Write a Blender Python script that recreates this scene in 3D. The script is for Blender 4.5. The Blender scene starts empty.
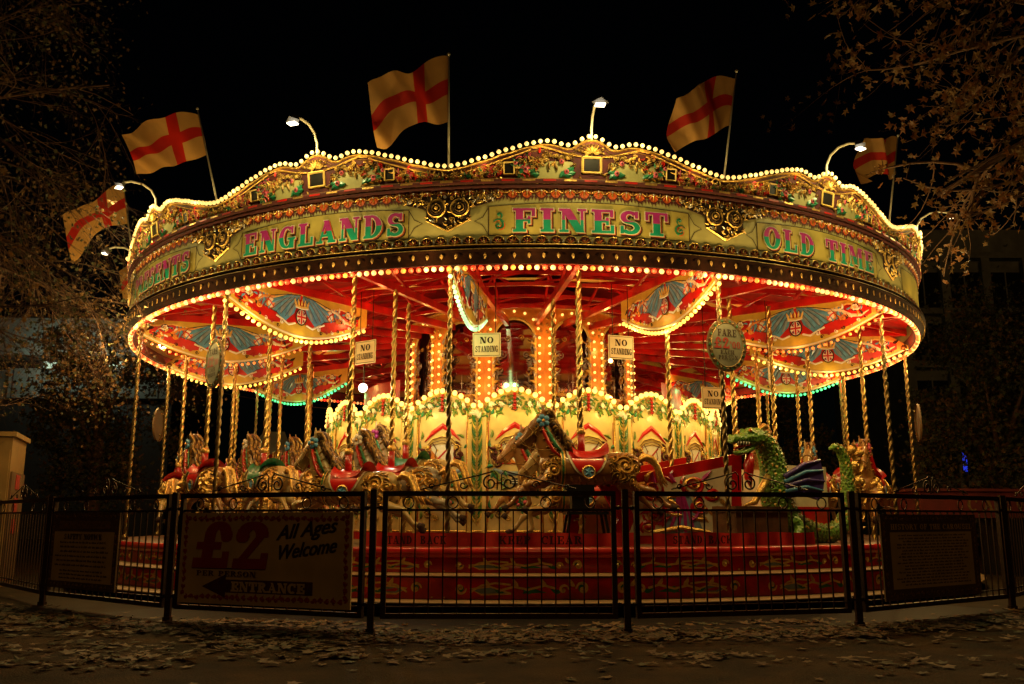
import bpy, bmesh, math, random
from math import sin, cos, pi, radians, degrees, sqrt, atan2, hypot, exp
from mathutils import Vector, Matrix
random.seed(7)
SC = bpy.context.scene
COL = SC.collection
X0, D0 = 0.20, 17.218          # carousel axis
NS = 13                        # sections round the ride
STEP = 360.0 / NS
PH0 = 6.05                     # bearing of the front section's middle

# ------------------------------------------------------------------ materials
def mat(name, col, rough=.5, metal=0., var=.25, scale=12., bump=0., bscale=40., col2=None, emit=0., ecol=None, spec=.5, coat=0., trans=0., kind='noise', nrange=(.35, .65)):
    m = bpy.data.materials.new(name); m.use_nodes = True
    nt = m.node_tree; N = nt.nodes; L = nt.links
    b = N['Principled BSDF']
    b.inputs['Roughness'].default_value = rough
    b.inputs['Metallic'].default_value = metal
    b.inputs['Specular IOR Level'].default_value = spec
    b.inputs['Coat Weight'].default_value = coat
    b.inputs['Coat Roughness'].default_value = .15
    c = (*col, 1)
    if var or col2 or bump:
        tc = N.new('ShaderNodeTexCoord')
        if kind == 'noise':
            t = N.new('ShaderNodeTexNoise'); t.inputs['Scale'].default_value = scale; t.inputs['Detail'].default_value = 5; out = t.outputs['Fac']
        else:
            t = N.new('ShaderNodeTexVoronoi'); t.inputs['Scale'].default_value = scale; out = t.outputs['Distance']
        L.new(tc.outputs['Object'], t.inputs['Vector'])
        r = N.new('ShaderNodeValToRGB')
        r.color_ramp.elements[0].position, r.color_ramp.elements[1].position = nrange
        c2 = col2 or tuple(x * (1 - var) for x in col)
        r.color_ramp.elements[0].color = (*c2, 1); r.color_ramp.elements[1].color = c
        L.new(out, r.inputs['Fac']); L.new(r.outputs['Color'], b.inputs['Base Color'])
        if bump:
            t2 = t
            if kind == 'noise':
                t2 = N.new('ShaderNodeTexNoise'); t2.inputs['Scale'].default_value = bscale; t2.inputs['Detail'].default_value = 4
                L.new(tc.outputs['Object'], t2.inputs['Vector'])
            bp = N.new('ShaderNodeBump'); bp.inputs['Strength'].default_value = bump; bp.inputs['Distance'].default_value = .02
            L.new(t2.outputs['Fac'] if kind == 'noise' else t2.outputs['Distance'], bp.inputs['Height']); L.new(bp.outputs['Normal'], b.inputs['Normal'])
    else:
        b.inputs['Base Color'].default_value = c
    if emit:
        b.inputs['Emission Color'].default_value = (*(ecol or col), 1)
        b.inputs['Emission Strength'].default_value = emit
        m.cycles.emission_sampling = 'NONE'
    if trans:
        tr = N.new('ShaderNodeBsdfTranslucent'); tr.inputs['Color'].default_value = c
        mx = N.new('ShaderNodeMixShader'); mx.inputs[0].default_value = trans
        o = N['Material Output']
        L.new(b.outputs[0], mx.inputs[1]); L.new(tr.outputs[0], mx.inputs[2]); L.new(mx.outputs[0], o.inputs['Surface'])
    return m

M = dict(
    gold=mat('gilded', (.80, .50, .13), .34, .65, .45, 30, .3, 60),
    golddk=mat('old_gilding', (.42, .25, .08), .4, .6, .6, 25, .5, 60),
    goldpaint=mat('gold_paint', (.80, .55, .14), .45, 0, .3, 20),
    brass=mat('twisted_brass', (.52, .36, .12), .28, .92, .35, 8, .1, 50),
    cream=mat('cream_board', (.46, .42, .17), .45, 0, .28, 3, .05, 30, coat=.3),
    cream2=mat('cream_panel', (.76, .58, .24), .45, 0, .25, 5, coat=.2),
    pale=mat('pale_cream', (.78, .70, .50), .5, 0, .2, 6),
    yellow=mat('yellow_ground', (.60, .40, .05), .4, 0, .25, 6, coat=.3),
    red=mat('red_paint', (.60, .009, .007), .32, 0, .5, 4, .05, 20, coat=.4),
    reddk=mat('deep_red_paint', (.62, .010, .008), .4, 0, .5, 5, .05, 20, coat=.3),
    redcloth=mat('red_cloth', (.58, .010, .007), .6, 0, .45, 3, .3, 6),
    maroon=mat('maroon', (.09, .010, .010), .8, 0, .5, 14),
    dark=mat('dark_brown', (.040, .014, .006), .85, 0, .5, 20, .3, 50),
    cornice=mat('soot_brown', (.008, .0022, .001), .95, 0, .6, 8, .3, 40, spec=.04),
    banner=mat('bright_red_cloth', (.80, .03, .02), .55, 0, .25, 3, .3, 6),
    ovalface=mat('oval_sign_face', (.20, .19, .13), .6, 0, .3, 8),  # dark tone puts the backlit shade into the face colour
    manedk=mat('dark_mane', (.07, .03, .015), .4, 0, .5, 30, coat=.3),
    olive=mat('olive_yellow_panel', (.50, .40, .10), .45, 0, .35, 3, .05, 30, coat=.3),
    tread=mat('worn_tread', (.26, .15, .06), .6, 0, .4, 8),
    kioskm=mat('kiosk_paint', (.26, .16, .05), .5, 0, .3, 3),
    stallred=mat('stall_dark_red', (.12, .012, .008), .7, 0, .4, 3),
    brassdk=mat('backlit_brass', (.26, .18, .07), .35, .85, .4, 8, .1, 50),  # same brass as the horse poles, backlit shade put into the colour
    black=mat('black_paint', (.012, .010, .009), .4, 0, .4, 20),
    green=mat('green_paint', (.02, .22, .10), .4, 0, .5, 14, coat=.2),
    teal=mat('teal_paint', (.01, .30, .20), .35, 0, .3, 9, coat=.3),
    magenta=mat('magenta_paint', (.42, .03, .24), .35, 0, .3, 9, coat=.3),
    leafg=mat('hop_leaf_green', (.18, .30, .05), .45, 0, .6, 30),
    blue=mat('blue_drape', (.10, .36, .68), .4, 0, .45, 8, coat=.2),
    navy=mat('navy', (.02, .04, .20), .4),
    pink=mat('pink_rose', (.65, .10, .16), .45, 0, .5, 40),
    orange=mat('orange_paint', (.75, .26, .03), .4, 0, .3, 8, coat=.2),
    orange2=mat('orange_shadow_paint', (.60, .10, .015), .4, 0, .3, 8),
    white=mat('white_paint', (.8, .78, .7), .45, 0, .12, 10),
    silver=mat('silver_carving', (.55, .52, .50), .3, .6, .4, 25),
    mirror=mat('mirror_glass', (.62, .52, .50), .05, 1., 0, 4),
    iron=mat('wrought_iron', (.050, .026, .014), .42, .5, .4, 20, .2, 60),
    grey=mat('dark_grey', (.05, .05, .05), .5),
    greyblue=mat('greyblue_paint', (.20, .30, .42), .5, 0, .3, 10),
    purple=mat('violet_paint', (.10, .06, .34), .4, 0, .5, 10, coat=.3),
    wood=mat('brown_wood', (.16, .07, .03), .55, 0, .5, 6, .2, 30),
    skin=mat('varnished_tan', (.42, .20, .06), .35, 0, .4, 5, .1, 30, coat=.4),
    horsecream=mat('horse_cream_varnish', (.46, .33, .13), .32, 0, .35, 4, .1, 25, coat=.5),
    horsebrown=mat('horse_brown_varnish', (.30, .13, .035), .32, 0, .5, 4, .1, 25, coat=.5),
    horsegrey=mat('horse_dapple_grey', (.36, .33, .26), .32, 0, .55, 9, .1, 25, coat=.5),
    scale=mat('dragon_scales', (.16, .34, .05), .35, 0, 0, 22, .9, col2=(.015, .12, .03), kind='vor', nrange=(.1, .5), coat=.3),
    signcream=mat('sign_cream', (.62, .45, .22), .5, 0, .25, 3),
    signbrown=mat('sign_brown', (.13, .07, .025), .6, 0, .4, 3),
    signred=mat('sign_red', (.33, .03, .02), .5, 0, .2, 4),
    signwhite=mat('sign_white', (.75, .62, .35), .45, 0, .15, 4),
    flagw=mat('flag_orange_lit_cloth', (.72, .40, .13), .8, 0, .2, 5, trans=.45),  # white cloth with the orange lamp light put into its colour
    flagr=mat('flag_red_cloth', (.62, .02, .01), .8, 0, .2, 5, trans=.45),
    alu=mat('painted_steel', (.6, .58, .5), .4, .5, .2, 20),
    canvas=mat('roof_canvas', (.30, .02, .02), .7, 0, .4, 2, .2, 5),
    bark=mat('bark', (.13, .060, .030), .8, 0, .5, 12, .5, 30),
    leafa=mat('brown_leaf', (.19, .10, .03), .6, 0, .6, 5, trans=.3),
    leafb=mat('rust_leaf', (.20, .075, .02), .6, 0, .6, 5, trans=.3),
    leafd=mat('dark_leaf', (.06, .06, .02), .7, 0, .6, 3, trans=.2),
    concrete=mat('concrete', (.34, .36, .33), .8, 0, .35, 1.5, .2, 20),
    glassdk=mat('dark_window', (.02, .022, .025), .1, 0, .2, 2),
    bulbw=mat('bulb_warm', (.9, .7, .4), .4, 0, 0, emit=1.9, ecol=(1, .58, .12)),
    bulby=mat('bulb_yellow', (.9, .7, .3), .4, 0, 0, emit=1.9, ecol=(1, .60, .08)),
    bulbp=mat('bulb_pale', (.9, .8, .5), .4, 0, 0, emit=1.15, ecol=(1, .60, .17)),
    bulbq=mat('rim_bulb_amber', (.9, .7, .4), .4, 0, 0, emit=.95, ecol=(1, .50, .16)),
    bulbr=mat('bulb_red', (.8, .1, .05), .4, 0, 0, emit=.85, ecol=(1, .03, .012)),
    bulbo=mat('bulb_orange', (.8, .3, .05), .4, 0, 0, emit=1.2, ecol=(1, .20, .035)),
    bulbg=mat('bulb_green', (.1, .8, .4), .4, 0, 0, emit=1.4, ecol=(.10, 1, .32)),
    bulbgw=mat('bulb_palegreen', (.5, .8, .6), .4, 0, 0, emit=1.0, ecol=(.40, 1, .45)),
    lampface=mat('lamp_glass', (.9, .85, .7), .3, 0, 0, emit=6, ecol=(1, .85, .6)),
    litwin=mat('lit_window', (.6, .7, .6), .3, 0, 0, emit=.55, ecol=(.75, .95, .70)),
    bluelamp=mat('blue_lamp', (.05, .1, .9), .3, 0, 0, emit=.6, ecol=(.03, .06, 1)),
)

# ------------------------------------------------------------------ mesh builder
class MB:
    def __init__(s): s.v = []; s.f = []; s.m = []; s.s = []; s.map = None
    def add(s, vs, fs, m=0, sm=False):
        b = len(s.v)
        s.v.extend((s.map(*p) if s.map else tuple(p)) for p in vs)
        for f in fs:
            s.f.append(tuple(b + i for i in f)); s.m.append(m); s.s.append(sm)
    def box(s, x0, y0, z0, x1, y1, z1, m=0):
        v = [(x, y, z) for x in (x0, x1) for y in (y0, y1) for z in (z0, z1)]
        s.add(v, [(0, 1, 3, 2), (4, 6, 7, 5), (0, 4, 5, 1), (2, 3, 7, 6), (0, 2, 6, 4), (1, 5, 7, 3)], m)
    def cbox(s, c, d, m=0): s.box(*(c[i] - d[i] / 2 for i in range(3)), *(c[i] + d[i] / 2 for i in range(3)), m)
    def bar(s, a, b, w, h=None, m=0):
        h = h or w; a = Vector(a); b = Vector(b); d = (b - a).normalized()
        up = Vector((0, 0, 1)) if abs(d.z) < .95 else Vector((0, 1, 0))
        x = d.cross(up).normalized() * w / 2; y = x.cross(d).normalized() * h / 2
        v = [a + x + y, a - x + y, a - x - y, a + x - y, b + x + y, b - x + y, b - x - y, b + x - y]
        s.add(v, [(0, 1, 2, 3), (7, 6, 5, 4), (0, 4, 5, 1), (1, 5, 6, 2), (2, 6, 7, 3), (3, 7, 4, 0)], m)
    def tube(s, pts, rad, n=8, m=0, sm=True, cap=True, flat=1.):
        pts = [Vector(p) for p in pts]; k = len(pts)
        if not hasattr(rad, '__len__'): rad = [rad] * k
        vs = []; ref = None
        for i, p in enumerate(pts):
            t = (pts[min(i + 1, k - 1)] - pts[max(i - 1, 0)])
            t = t.normalized() if t.length > 1e-9 else Vector((0, 0, 1))
            if ref is None: ref = Vector((0, 0, 1)) if abs(t.z) < .9 else Vector((0, 1, 0))
            x = t.cross(ref)
            if x.length < 1e-4: x = t.cross(Vector((1, .3, .2)))
            x.normalize(); y = x.cross(t); ref = y
            for j in range(n):
                a = 2 * pi * j / n
                vs.append(p + x * cos(a) * rad[i] * flat + y * sin(a) * rad[i])
        fs = [(i * n + j, i * n + (j + 1) % n, (i + 1) * n + (j + 1) % n, (i + 1) * n + j) for i in range(k - 1) for j in range(n)]
        if cap: fs += [tuple(reversed(range(n))), tuple((k - 1) * n + j for j in range(n))]
        s.add(vs, fs, m, sm)
    def loft(s, st, n=16, m=0, sm=True):
        # st: (centre, axis_u(Vector), axis_v(Vector)) ellipses
        vs = []
        for c, u, v in st:
            for j in range(n):
                a = 2 * pi * j / n; vs.append(Vector(c) + Vector(u) * cos(a) + Vector(v) * sin(a))
        k = len(st)
        fs = [(i * n + j, i * n + (j + 1) % n, (i + 1) * n + (j + 1) % n, (i + 1) * n + j) for i in range(k - 1) for j in range(n)]
        fs += [tuple(reversed(range(n))), tuple((k - 1) * n + j for j in range(n))]
        s.add(vs, fs, m, sm)
    def ball(s, c, r, m=0, n=8, k=5, sq=(1, 1, 1)):
        vs = [(c[0], c[1], c[2] + r * sq[2])]
        for i in range(1, k):
            a = pi * i / k
            for j in range(n):
                b = 2 * pi * j / n
                vs.append((c[0] + r * sq[0] * sin(a) * cos(b), c[1] + r * sq[1] * sin(a) * sin(b), c[2] + r * sq[2] * cos(a)))
        vs.append((c[0], c[1], c[2] - r * sq[2])); e = len(vs) - 1
        fs = [(0, 1 + j, 1 + (j + 1) % n) for j in range(n)]
        fs += [(1 + (i - 1) * n + j, 1 + i * n + j, 1 + i * n + (j + 1) % n, 1 + (i - 1) * n + (j + 1) % n) for i in range(1, k - 1) for j in range(n)]
        fs += [(e, 1 + (k - 2) * n + (j + 1) % n, 1 + (k - 2) * n + j) for j in range(n)]
        s.add(vs, fs, m, True)
    def lathe(s, prof, n=96, m=0, a0=0., a1=2 * pi, sm=True, mats=None):
        closed = abs(a1 - a0 - 2 * pi) < 1e-6
        cnt = n if closed else n + 1
        vs = []
        for r, z in prof:
            for j in range(cnt):
                a = a0 + (a1 - a0) * j / n; vs.append((r * sin(a), -r * cos(a), z))
        for i in range(len(prof) - 1):
            fs = []
            for j in range(n):
                j2 = (j + 1) % cnt
                fs.append((i * cnt + j, i * cnt + j2, (i + 1) * cnt + j2, (i + 1) * cnt + j))
            b = vs if i == 0 else None
            if i == 0: s.add(vs, fs, mats[i] if mats else m, sm); base = len(s.v) - len(vs)
            else:
                for f in fs: s.f.append(tuple(base + q for q in f)); s.m.append(mats[i] if mats else m); s.s.append(sm)
    # ---- flat ornament in a canvas (u, v, w)
    def poly(s, pts, w=0., m=0, th=0.):
        n = len(pts)
        if th:
            v = [(x, y, w + th) for x, y in pts] + [(x, y, w) for x, y in pts]
            s.add(v, [tuple(range(n))] + [(i, n + i, n + (i + 1) % n, (i + 1) % n) for i in range(n)], m)
        else: s.add([(x, y, w) for x, y in pts], [tuple(range(n))], m)
    def disc(s, cx, cy, rx, ry, w=0., m=0, n=20, th=0.):
        s.poly([(cx + rx * cos(2 * pi * i / n), cy + ry * sin(2 * pi * i / n)) for i in range(n)], w, m, th)
    def ribbon(s, pts, wid, w=0., m=0, hgt=0.):
        k = len(pts)
        if not hasattr(wid, '__len__'): wid = [wid] * k
        vs = []
        for i, (x, y) in enumerate(pts):
            x0, y0 = pts[max(i - 1, 0)]; x1, y1 = pts[min(i + 1, k - 1)]
            dx, dy = x1 - x0, y1 - y0; l = hypot(dx, dy) or 1; nx, ny = -dy / l * wid[i] / 2, dx / l * wid[i] / 2
            vs += [(x + nx, y + ny, w), (x, y, w + hgt), (x - nx, y - ny, w)]
        fs = []
        for i in range(k - 1):
            a = 3 * i; fs += [(a, a + 1, a + 4, a + 3), (a + 1, a + 2, a + 5, a + 4)]
        s.add(vs, fs, m)
    def scroll(s, cx, cy, r, a0=0., turns=1.4, dr=1, wid=.02, w=0., m=0, hgt=.012, n=16):
        pts = []; ws = []
        for i in range(n + 1):
            t = i / n; a = a0 + dr * turns * 2 * pi * t; q = r * (1 - .85 * t)
            pts.append((cx + q * cos(a), cy + q * sin(a))); ws.append(wid * (.5 + .8 * sin(pi * min(1, t * 1.15))) * (1 - .3 * t))
        s.ribbon(pts, ws, w, m, hgt)
        s.ball((cx, cy, w + hgt * .5), wid * .7, m, 6, 3)
    def leaf(s, x, y, ang, L, W, w=0., m=0, hgt=.012, curl=.5):
        pts = []; ws = []
        for i in range(6):
            t = i / 5; a = ang + curl * t; 
            pts.append((x + L * t * cos(a), y + L * t * sin(a))); ws.append(W * (sin(pi * (t ** .7)) + .06))
        s.ribbon(pts, ws, w, m, hgt)
    def build(s, name, mats, parent=None, loc=None, rotz=0.):
        me = bpy.data.meshes.new(name); me.from_pydata(s.v, [], s.f)
        for q in mats: me.materials.append(M[q] if isinstance(q, str) else q)
        me.polygons.foreach_set('material_index', s.m); me.polygons.foreach_set('use_smooth', s.s); me.update()
        return link(me, name, parent, loc, rotz)

def link(me, name, parent=None, loc=None, rotz=0.):
    o = bpy.data.objects.new(name, me); COL.objects.link(o)
    if parent: o.parent = parent
    if loc: o.location = loc
    if rotz: o.rotation_euler[2] = rotz
    return o
def tag(o, label=None, cat=None, group=None, kind=None):
    if label: o['label'] = label
    if cat: o['category'] = cat
    if group: o['group'] = group
    if kind: o['kind'] = kind
    return o
def thing(name, label, cat, loc=(0, 0, 0), rotz=0., group=None, kind=None):
    o = bpy.data.objects.new(name, None); COL.objects.link(o); o.location = loc; o.rotation_euler[2] = rotz; o.empty_display_size = .2
    return tag(o, label, cat, group, kind)
def copy_tree(o, parent=None):
    c = o.copy(); COL.objects.link(c); c.parent = parent
    for ch in o.children: copy_tree(ch, c)
    return c
def lamp(loc, e, col=(1, .62, .25), r=.03, parent=None, name='bulb_light'):
    l = bpy.data.lights.new(name, 'POINT'); l.energy = e; l.color = col; l.shadow_soft_size = r
    o = bpy.data.objects.new(name, l); COL.objects.link(o); o.location = loc
    return o
def polar(r, ph, z=0.): a = radians(ph); return (X0 + r * sin(a), D0 - r * cos(a), z)
def cylmap(R, ph=0.):
    a0 = radians(ph)
    return lambda u, v, w: ((R + w) * sin(a0 + u / R), -(R + w) * cos(a0 + u / R), v)
def flatmap(R, ph=0.):          # vertical plane tangent at radius R
    a = radians(ph); n = (sin(a), -cos(a)); t = (cos(a), sin(a))
    return lambda u, v, w: ((R + w) * n[0] + u * t[0], (R + w) * n[1] + u * t[1], v)
def bulb_mesh(name, r, m):
    b = MB(); b.ball((0, 0, 0), r, 0, 8, 6)
    b.m = [0] * len(b.f)
    me = bpy.data.meshes.new(name); me.from_pydata(b.v, [], b.f); me.materials.append(M[m])
    me.polygons.foreach_set('use_smooth', b.s); me.update(); return me

# ------------------------------------------------------------------ slab lettering
def _arc(cx, cy, rx, ry, a0, a1, tx, ty, n=12):
    q = []
    for i in range(n):
        P = []
        for k in (i, i + 1):
            a = radians(a0 + (a1 - a0) * k / n); c, s_ = cos(a), sin(a)
            P.append(((cx + rx * c, cy + ry * s_), (cx + (rx - tx) * c, cy + (ry - ty) * s_)))
        q.append([P[0][0], P[1][0], P[1][1], P[0][1]])
    return q
def _r(x0, y0, x1, y1): return [[(x0, y0), (x1, y0), (x1, y1), (x0, y1)]]
def _l(x0, y0, x1, y1, w): return [[(x0 - w / 2, y0), (x0 + w / 2, y0), (x1 + w / 2, y1), (x1 - w / 2, y1)]]
T = .25
def _stem(x, base=True, top=True, e=.1):
    q = _r(x, 0, x + T, 1)
    if base: q += _r(x - e, 0, x + T + e, .1)
    if top: q += _r(x - e, .9, x + T + e, 1)
    return q
G = {
 'I': (.5, _stem(.12)), 'L': (.8, _stem(.12) + _r(.3, 0, .78, .1) + _r(.66, 0, .78, .36)),
 'E': (.82, _stem(.12) + _r(.3, 0, .8, .1) + _r(.68, 0, .8, .34) + _r(.3, .9, .78, 1) + _r(.66, .68, .78, 1) + _r(.36, .45, .6, .55) + _r(.52, .34, .62, .66)),
 'F': (.8, _stem(.12) + _r(.3, .9, .78, 1) + _r(.66, .66, .78, 1) + _r(.36, .45, .6, .55) + _r(.52, .34, .62, .66)),
 'T': (.86, _r(.3, 0, .3 + T, 1) + _r(.18, 0, .67, .1) + _r(.02, .9, .84, 1) + _r(.02, .64, .13, 1) + _r(.73, .64, .84, 1)),
 'H': (.98, _stem(.1) + _stem(.62) + _r(.3, .45, .66, .56)),
 'N': (.98, _r(.12, 0, .22, 1) + _r(.02, 0, .34, .1) + _r(.02, .9, .3, 1) + _r(.76, 0, .86, 1) + _r(.66, .9, .96, 1) + _l(.74, 0, .25, 1, T + .06)),
 'M': (1.15, _r(.12, 0, .21, 1) + _r(.02, 0, .32, .1) + _r(.02, .9, .3, 1) + _r(.82, 0, 1.06, 1) + _r(.74, 0, 1.14, .1) + _r(.84, .9, 1.14, 1) + _l(.55, .15, .25, 1, T) + _l(.55, .15, .86, 1, .1)),
 'A': (.98, _l(.18, 0, .48, 1, .1) + _l(.78, 0, .48, 1, T) + _r(.25, .28, .7, .38) + _r(.02, 0, .34, .1) + _r(.58, 0, .97, .1)),
 'V': (.96, _l(.48, 0, .2, 1, T) + _l(.48, 0, .8, 1, .1) + _r(.02, .9, .4, 1) + _r(.64, .9, .95, 1)),
 'Y': (.94, _l(.46, .45, .2, 1, T) + _l(.46, .45, .78, 1, .1) + _r(.34, 0, .58, .5) + _r(.2, 0, .72, .1) + _r(.02, .9, .4, 1) + _r(.62, .9, .94, 1)),
 'W': (1.35, _l(.42, 0, .2, 1, T) + _l(.42, 0, .66, 1, .1) + _l(.92, 0, .68, 1, T) + _l(.92, 0, 1.16, 1, .1) + _r(.02, .9, .4, 1) + _r(1.02, .9, 1.32, 1)),
 'K': (.96, _stem(.12) + _l(.38, .42, .78, 1, .1) + _l(.82, 0, .46, .56, T) + _r(.6, .9, .92, 1) + _r(.64, 0, .96, .1)),
 'D': (.92, _stem(.12, e=.08) + _arc(.36, .5, .5, .5, -90, 90, T, .1)),
 'O': (.92, _arc(.46, .5, .44, .5, 0, 360, T, .1, 22)),
 '0': (.8, _arc(.4, .5, .38, .5, 0, 360, T, .1, 22)),
 'C': (.86, _arc(.46, .5, .44, .5, 48, 312, T, .1, 18) + _r(.68, .66, .8, .98)),
 'G': (.92, _arc(.46, .5, .44, .5, 48, 330, T, .1, 18) + _r(.68, .66, .8, .98) + _r(.6, 0, .84, .45) + _r(.5, .38, .92, .47)),
 'U': (.96, _r(.12, .35, .12 + T, 1) + _r(.02, .9, .47, 1) + _r(.74, .35, .84, 1) + _r(.64, .9, .94, 1) + _arc(.48, .37, .36, .37, 180, 360, T - .05, .1)),
 'P': (.86, _stem(.12) + _arc(.38, .72, .44, .28, -90, 90, T, .1)),
 'R': (.98, _stem(.12) + _arc(.38, .74, .42, .26, -90, 90, T, .1) + _l(.8, 0, .5, .5, T) + _r(.74, 0, .98, .1)),
 'B': (.9, _stem(.12) + _arc(.38, .76, .38, .24, -90, 90, T, .1) + _arc(.4, .27, .44, .27, -90, 90, T, .1)),
 'S': (.8, _arc(.4, .72, .33, .28, 30, 270, .2, .13, 14) + _arc(.4, .28, .36, .28, -150, 90, .2, .13, 14) + _r(.58, .68, .7, .98) + _r(.06, .02, .18, .34)),
 '2': (.86, _arc(.4, .70, .36, .30, 0, 170, T, .12, 12) + _l(.20, .10, .62, .72, T - .04) + _r(.06, 0, .82, .17) + _r(.7, .1, .82, .3) + _arc(.18, .70, .14, .12, 0, 360, .13, .11, 10)),
 '1': (.5, _stem(.12)),
 '\u00a3': (.95, _arc(.56, .72, .30, .28, 10, 185, .22, .12, 12) + _arc(.78, .70, .12, .11, 0, 360, .11, .10, 10) + _r(.26, .1, .48, .76) + _r(.10, .42, .66, .53) + _r(.06, 0, .88, .17) + _r(.76, .1, .88, .32)),
 '.': (.3, _r(.06, .4, .24, .6)), "'": (.3, _r(.06, .65, .24, 1)), ' ': (.45, []),
}
def _clip(poly, y, keep_below):
    out = []
    n = len(poly)
    for i in range(n):
        a, b = poly[i], poly[(i + 1) % n]
        ia = (a[1] <= y) == keep_below or a[1] == y; ib = (b[1] <= y) == keep_below or b[1] == y
        if ia: out.append(a)
        if ia != ib:
            t = (y - a[1]) / (b[1] - a[1]); out.append((a[0] + t * (b[0] - a[0]), y))
    return out
def lettering(mb, s, u0, v0, width, H, w=.004, m=0, mtop=None, grow=0., dx=0, dy=0, shear=0., gap=.08, vert=False, mirror=False):
    tot = sum(G[c][0] + gap for c in s) - gap
    k = width / tot; x = 0; e = 0.
    for c in s:
        gw, ps = G[c]
        for P in ps:
            e += .00012
            if grow:
                cx = sum(p[0] for p in P) / len(P); cy = sum(p[1] for p in P) / len(P)
                P = [(p[0] + (grow / k if p[0] > cx else -grow / k), p[1] + (grow / H if p[1] > cy else -grow / H)) for p in P]
            for mi, Q in (((m, P),) if mtop is None else ((m, _clip(P, .52, True)), (mtop, _clip(P, .52, False)))):
                if len(Q) < 3: continue
                pts = [(u0 + dx + (x + p[0] + shear * p[1]) * k, v0 + dy + p[1] * H) for p in Q]
                if mirror: pts = [(-a, b) for a, b in pts]
                if vert: pts = [(-(b - v0) + v0 * 0, a) for a, b in pts]
                ar = sum(pts[i][0] * pts[(i + 1) % len(pts)][1] - pts[(i + 1) % len(pts)][0] * pts[i][1] for i in range(len(pts)))
                if abs(ar) < 1e-9: continue
                if ar < 0: pts = pts[::-1]
                mb.poly(pts, w + e, mi)
        x += gw + gap

def script_text(s, size, offset=.0, shear=.35):
    c = bpy.data.curves.new('t', 'FONT'); c.body = s; c.size = size; c.shear = shear; c.offset = offset; c.align_x = 'LEFT'
    o = bpy.data.objects.new('t', c); COL.objects.link(o)
    dg = bpy.context.evaluated_depsgraph_get(); dg.update()
    me = bpy.data.meshes.new_from_object(o.evaluated_get(dg))
    vs = [tuple(v.co) for v in me.vertices]; fs = [tuple(p.vertices) for p in me.polygons]
    bpy.data.objects.remove(o); bpy.data.curves.remove(c); bpy.data.meshes.remove(me)
    return vs, fs

# =================================================================== CAROUSEL
CAR = thing('carousel', 'steam fair carousel with cream lettered rounding boards, red underside and rows of bulbs', 'carousel', (X0, D0, 0))
HW = 7.05 * radians(STEP / 2)

def crest_z(u):
    a = abs(u)
    pts = [(0, 5.46), (.07, 5.455), (.16, 5.40), (.25, 5.345), (.33, 5.35), (.44, 5.385), (.55, 5.395), (.75, 5.36), (1.0, 5.29), (1.3, 5.20), (1.55, 5.135), (HW + .01, 5.115)]
    for (x0, z0), (x1, z1) in zip(pts, pts[1:]):
        if x0 <= a <= x1:
            t = (a - x0) / (x1 - x0); t = t * t * (3 - 2 * t) * .5 + t * .5; return z0 + (z1 - z0) * t
    return 5.115

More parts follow.
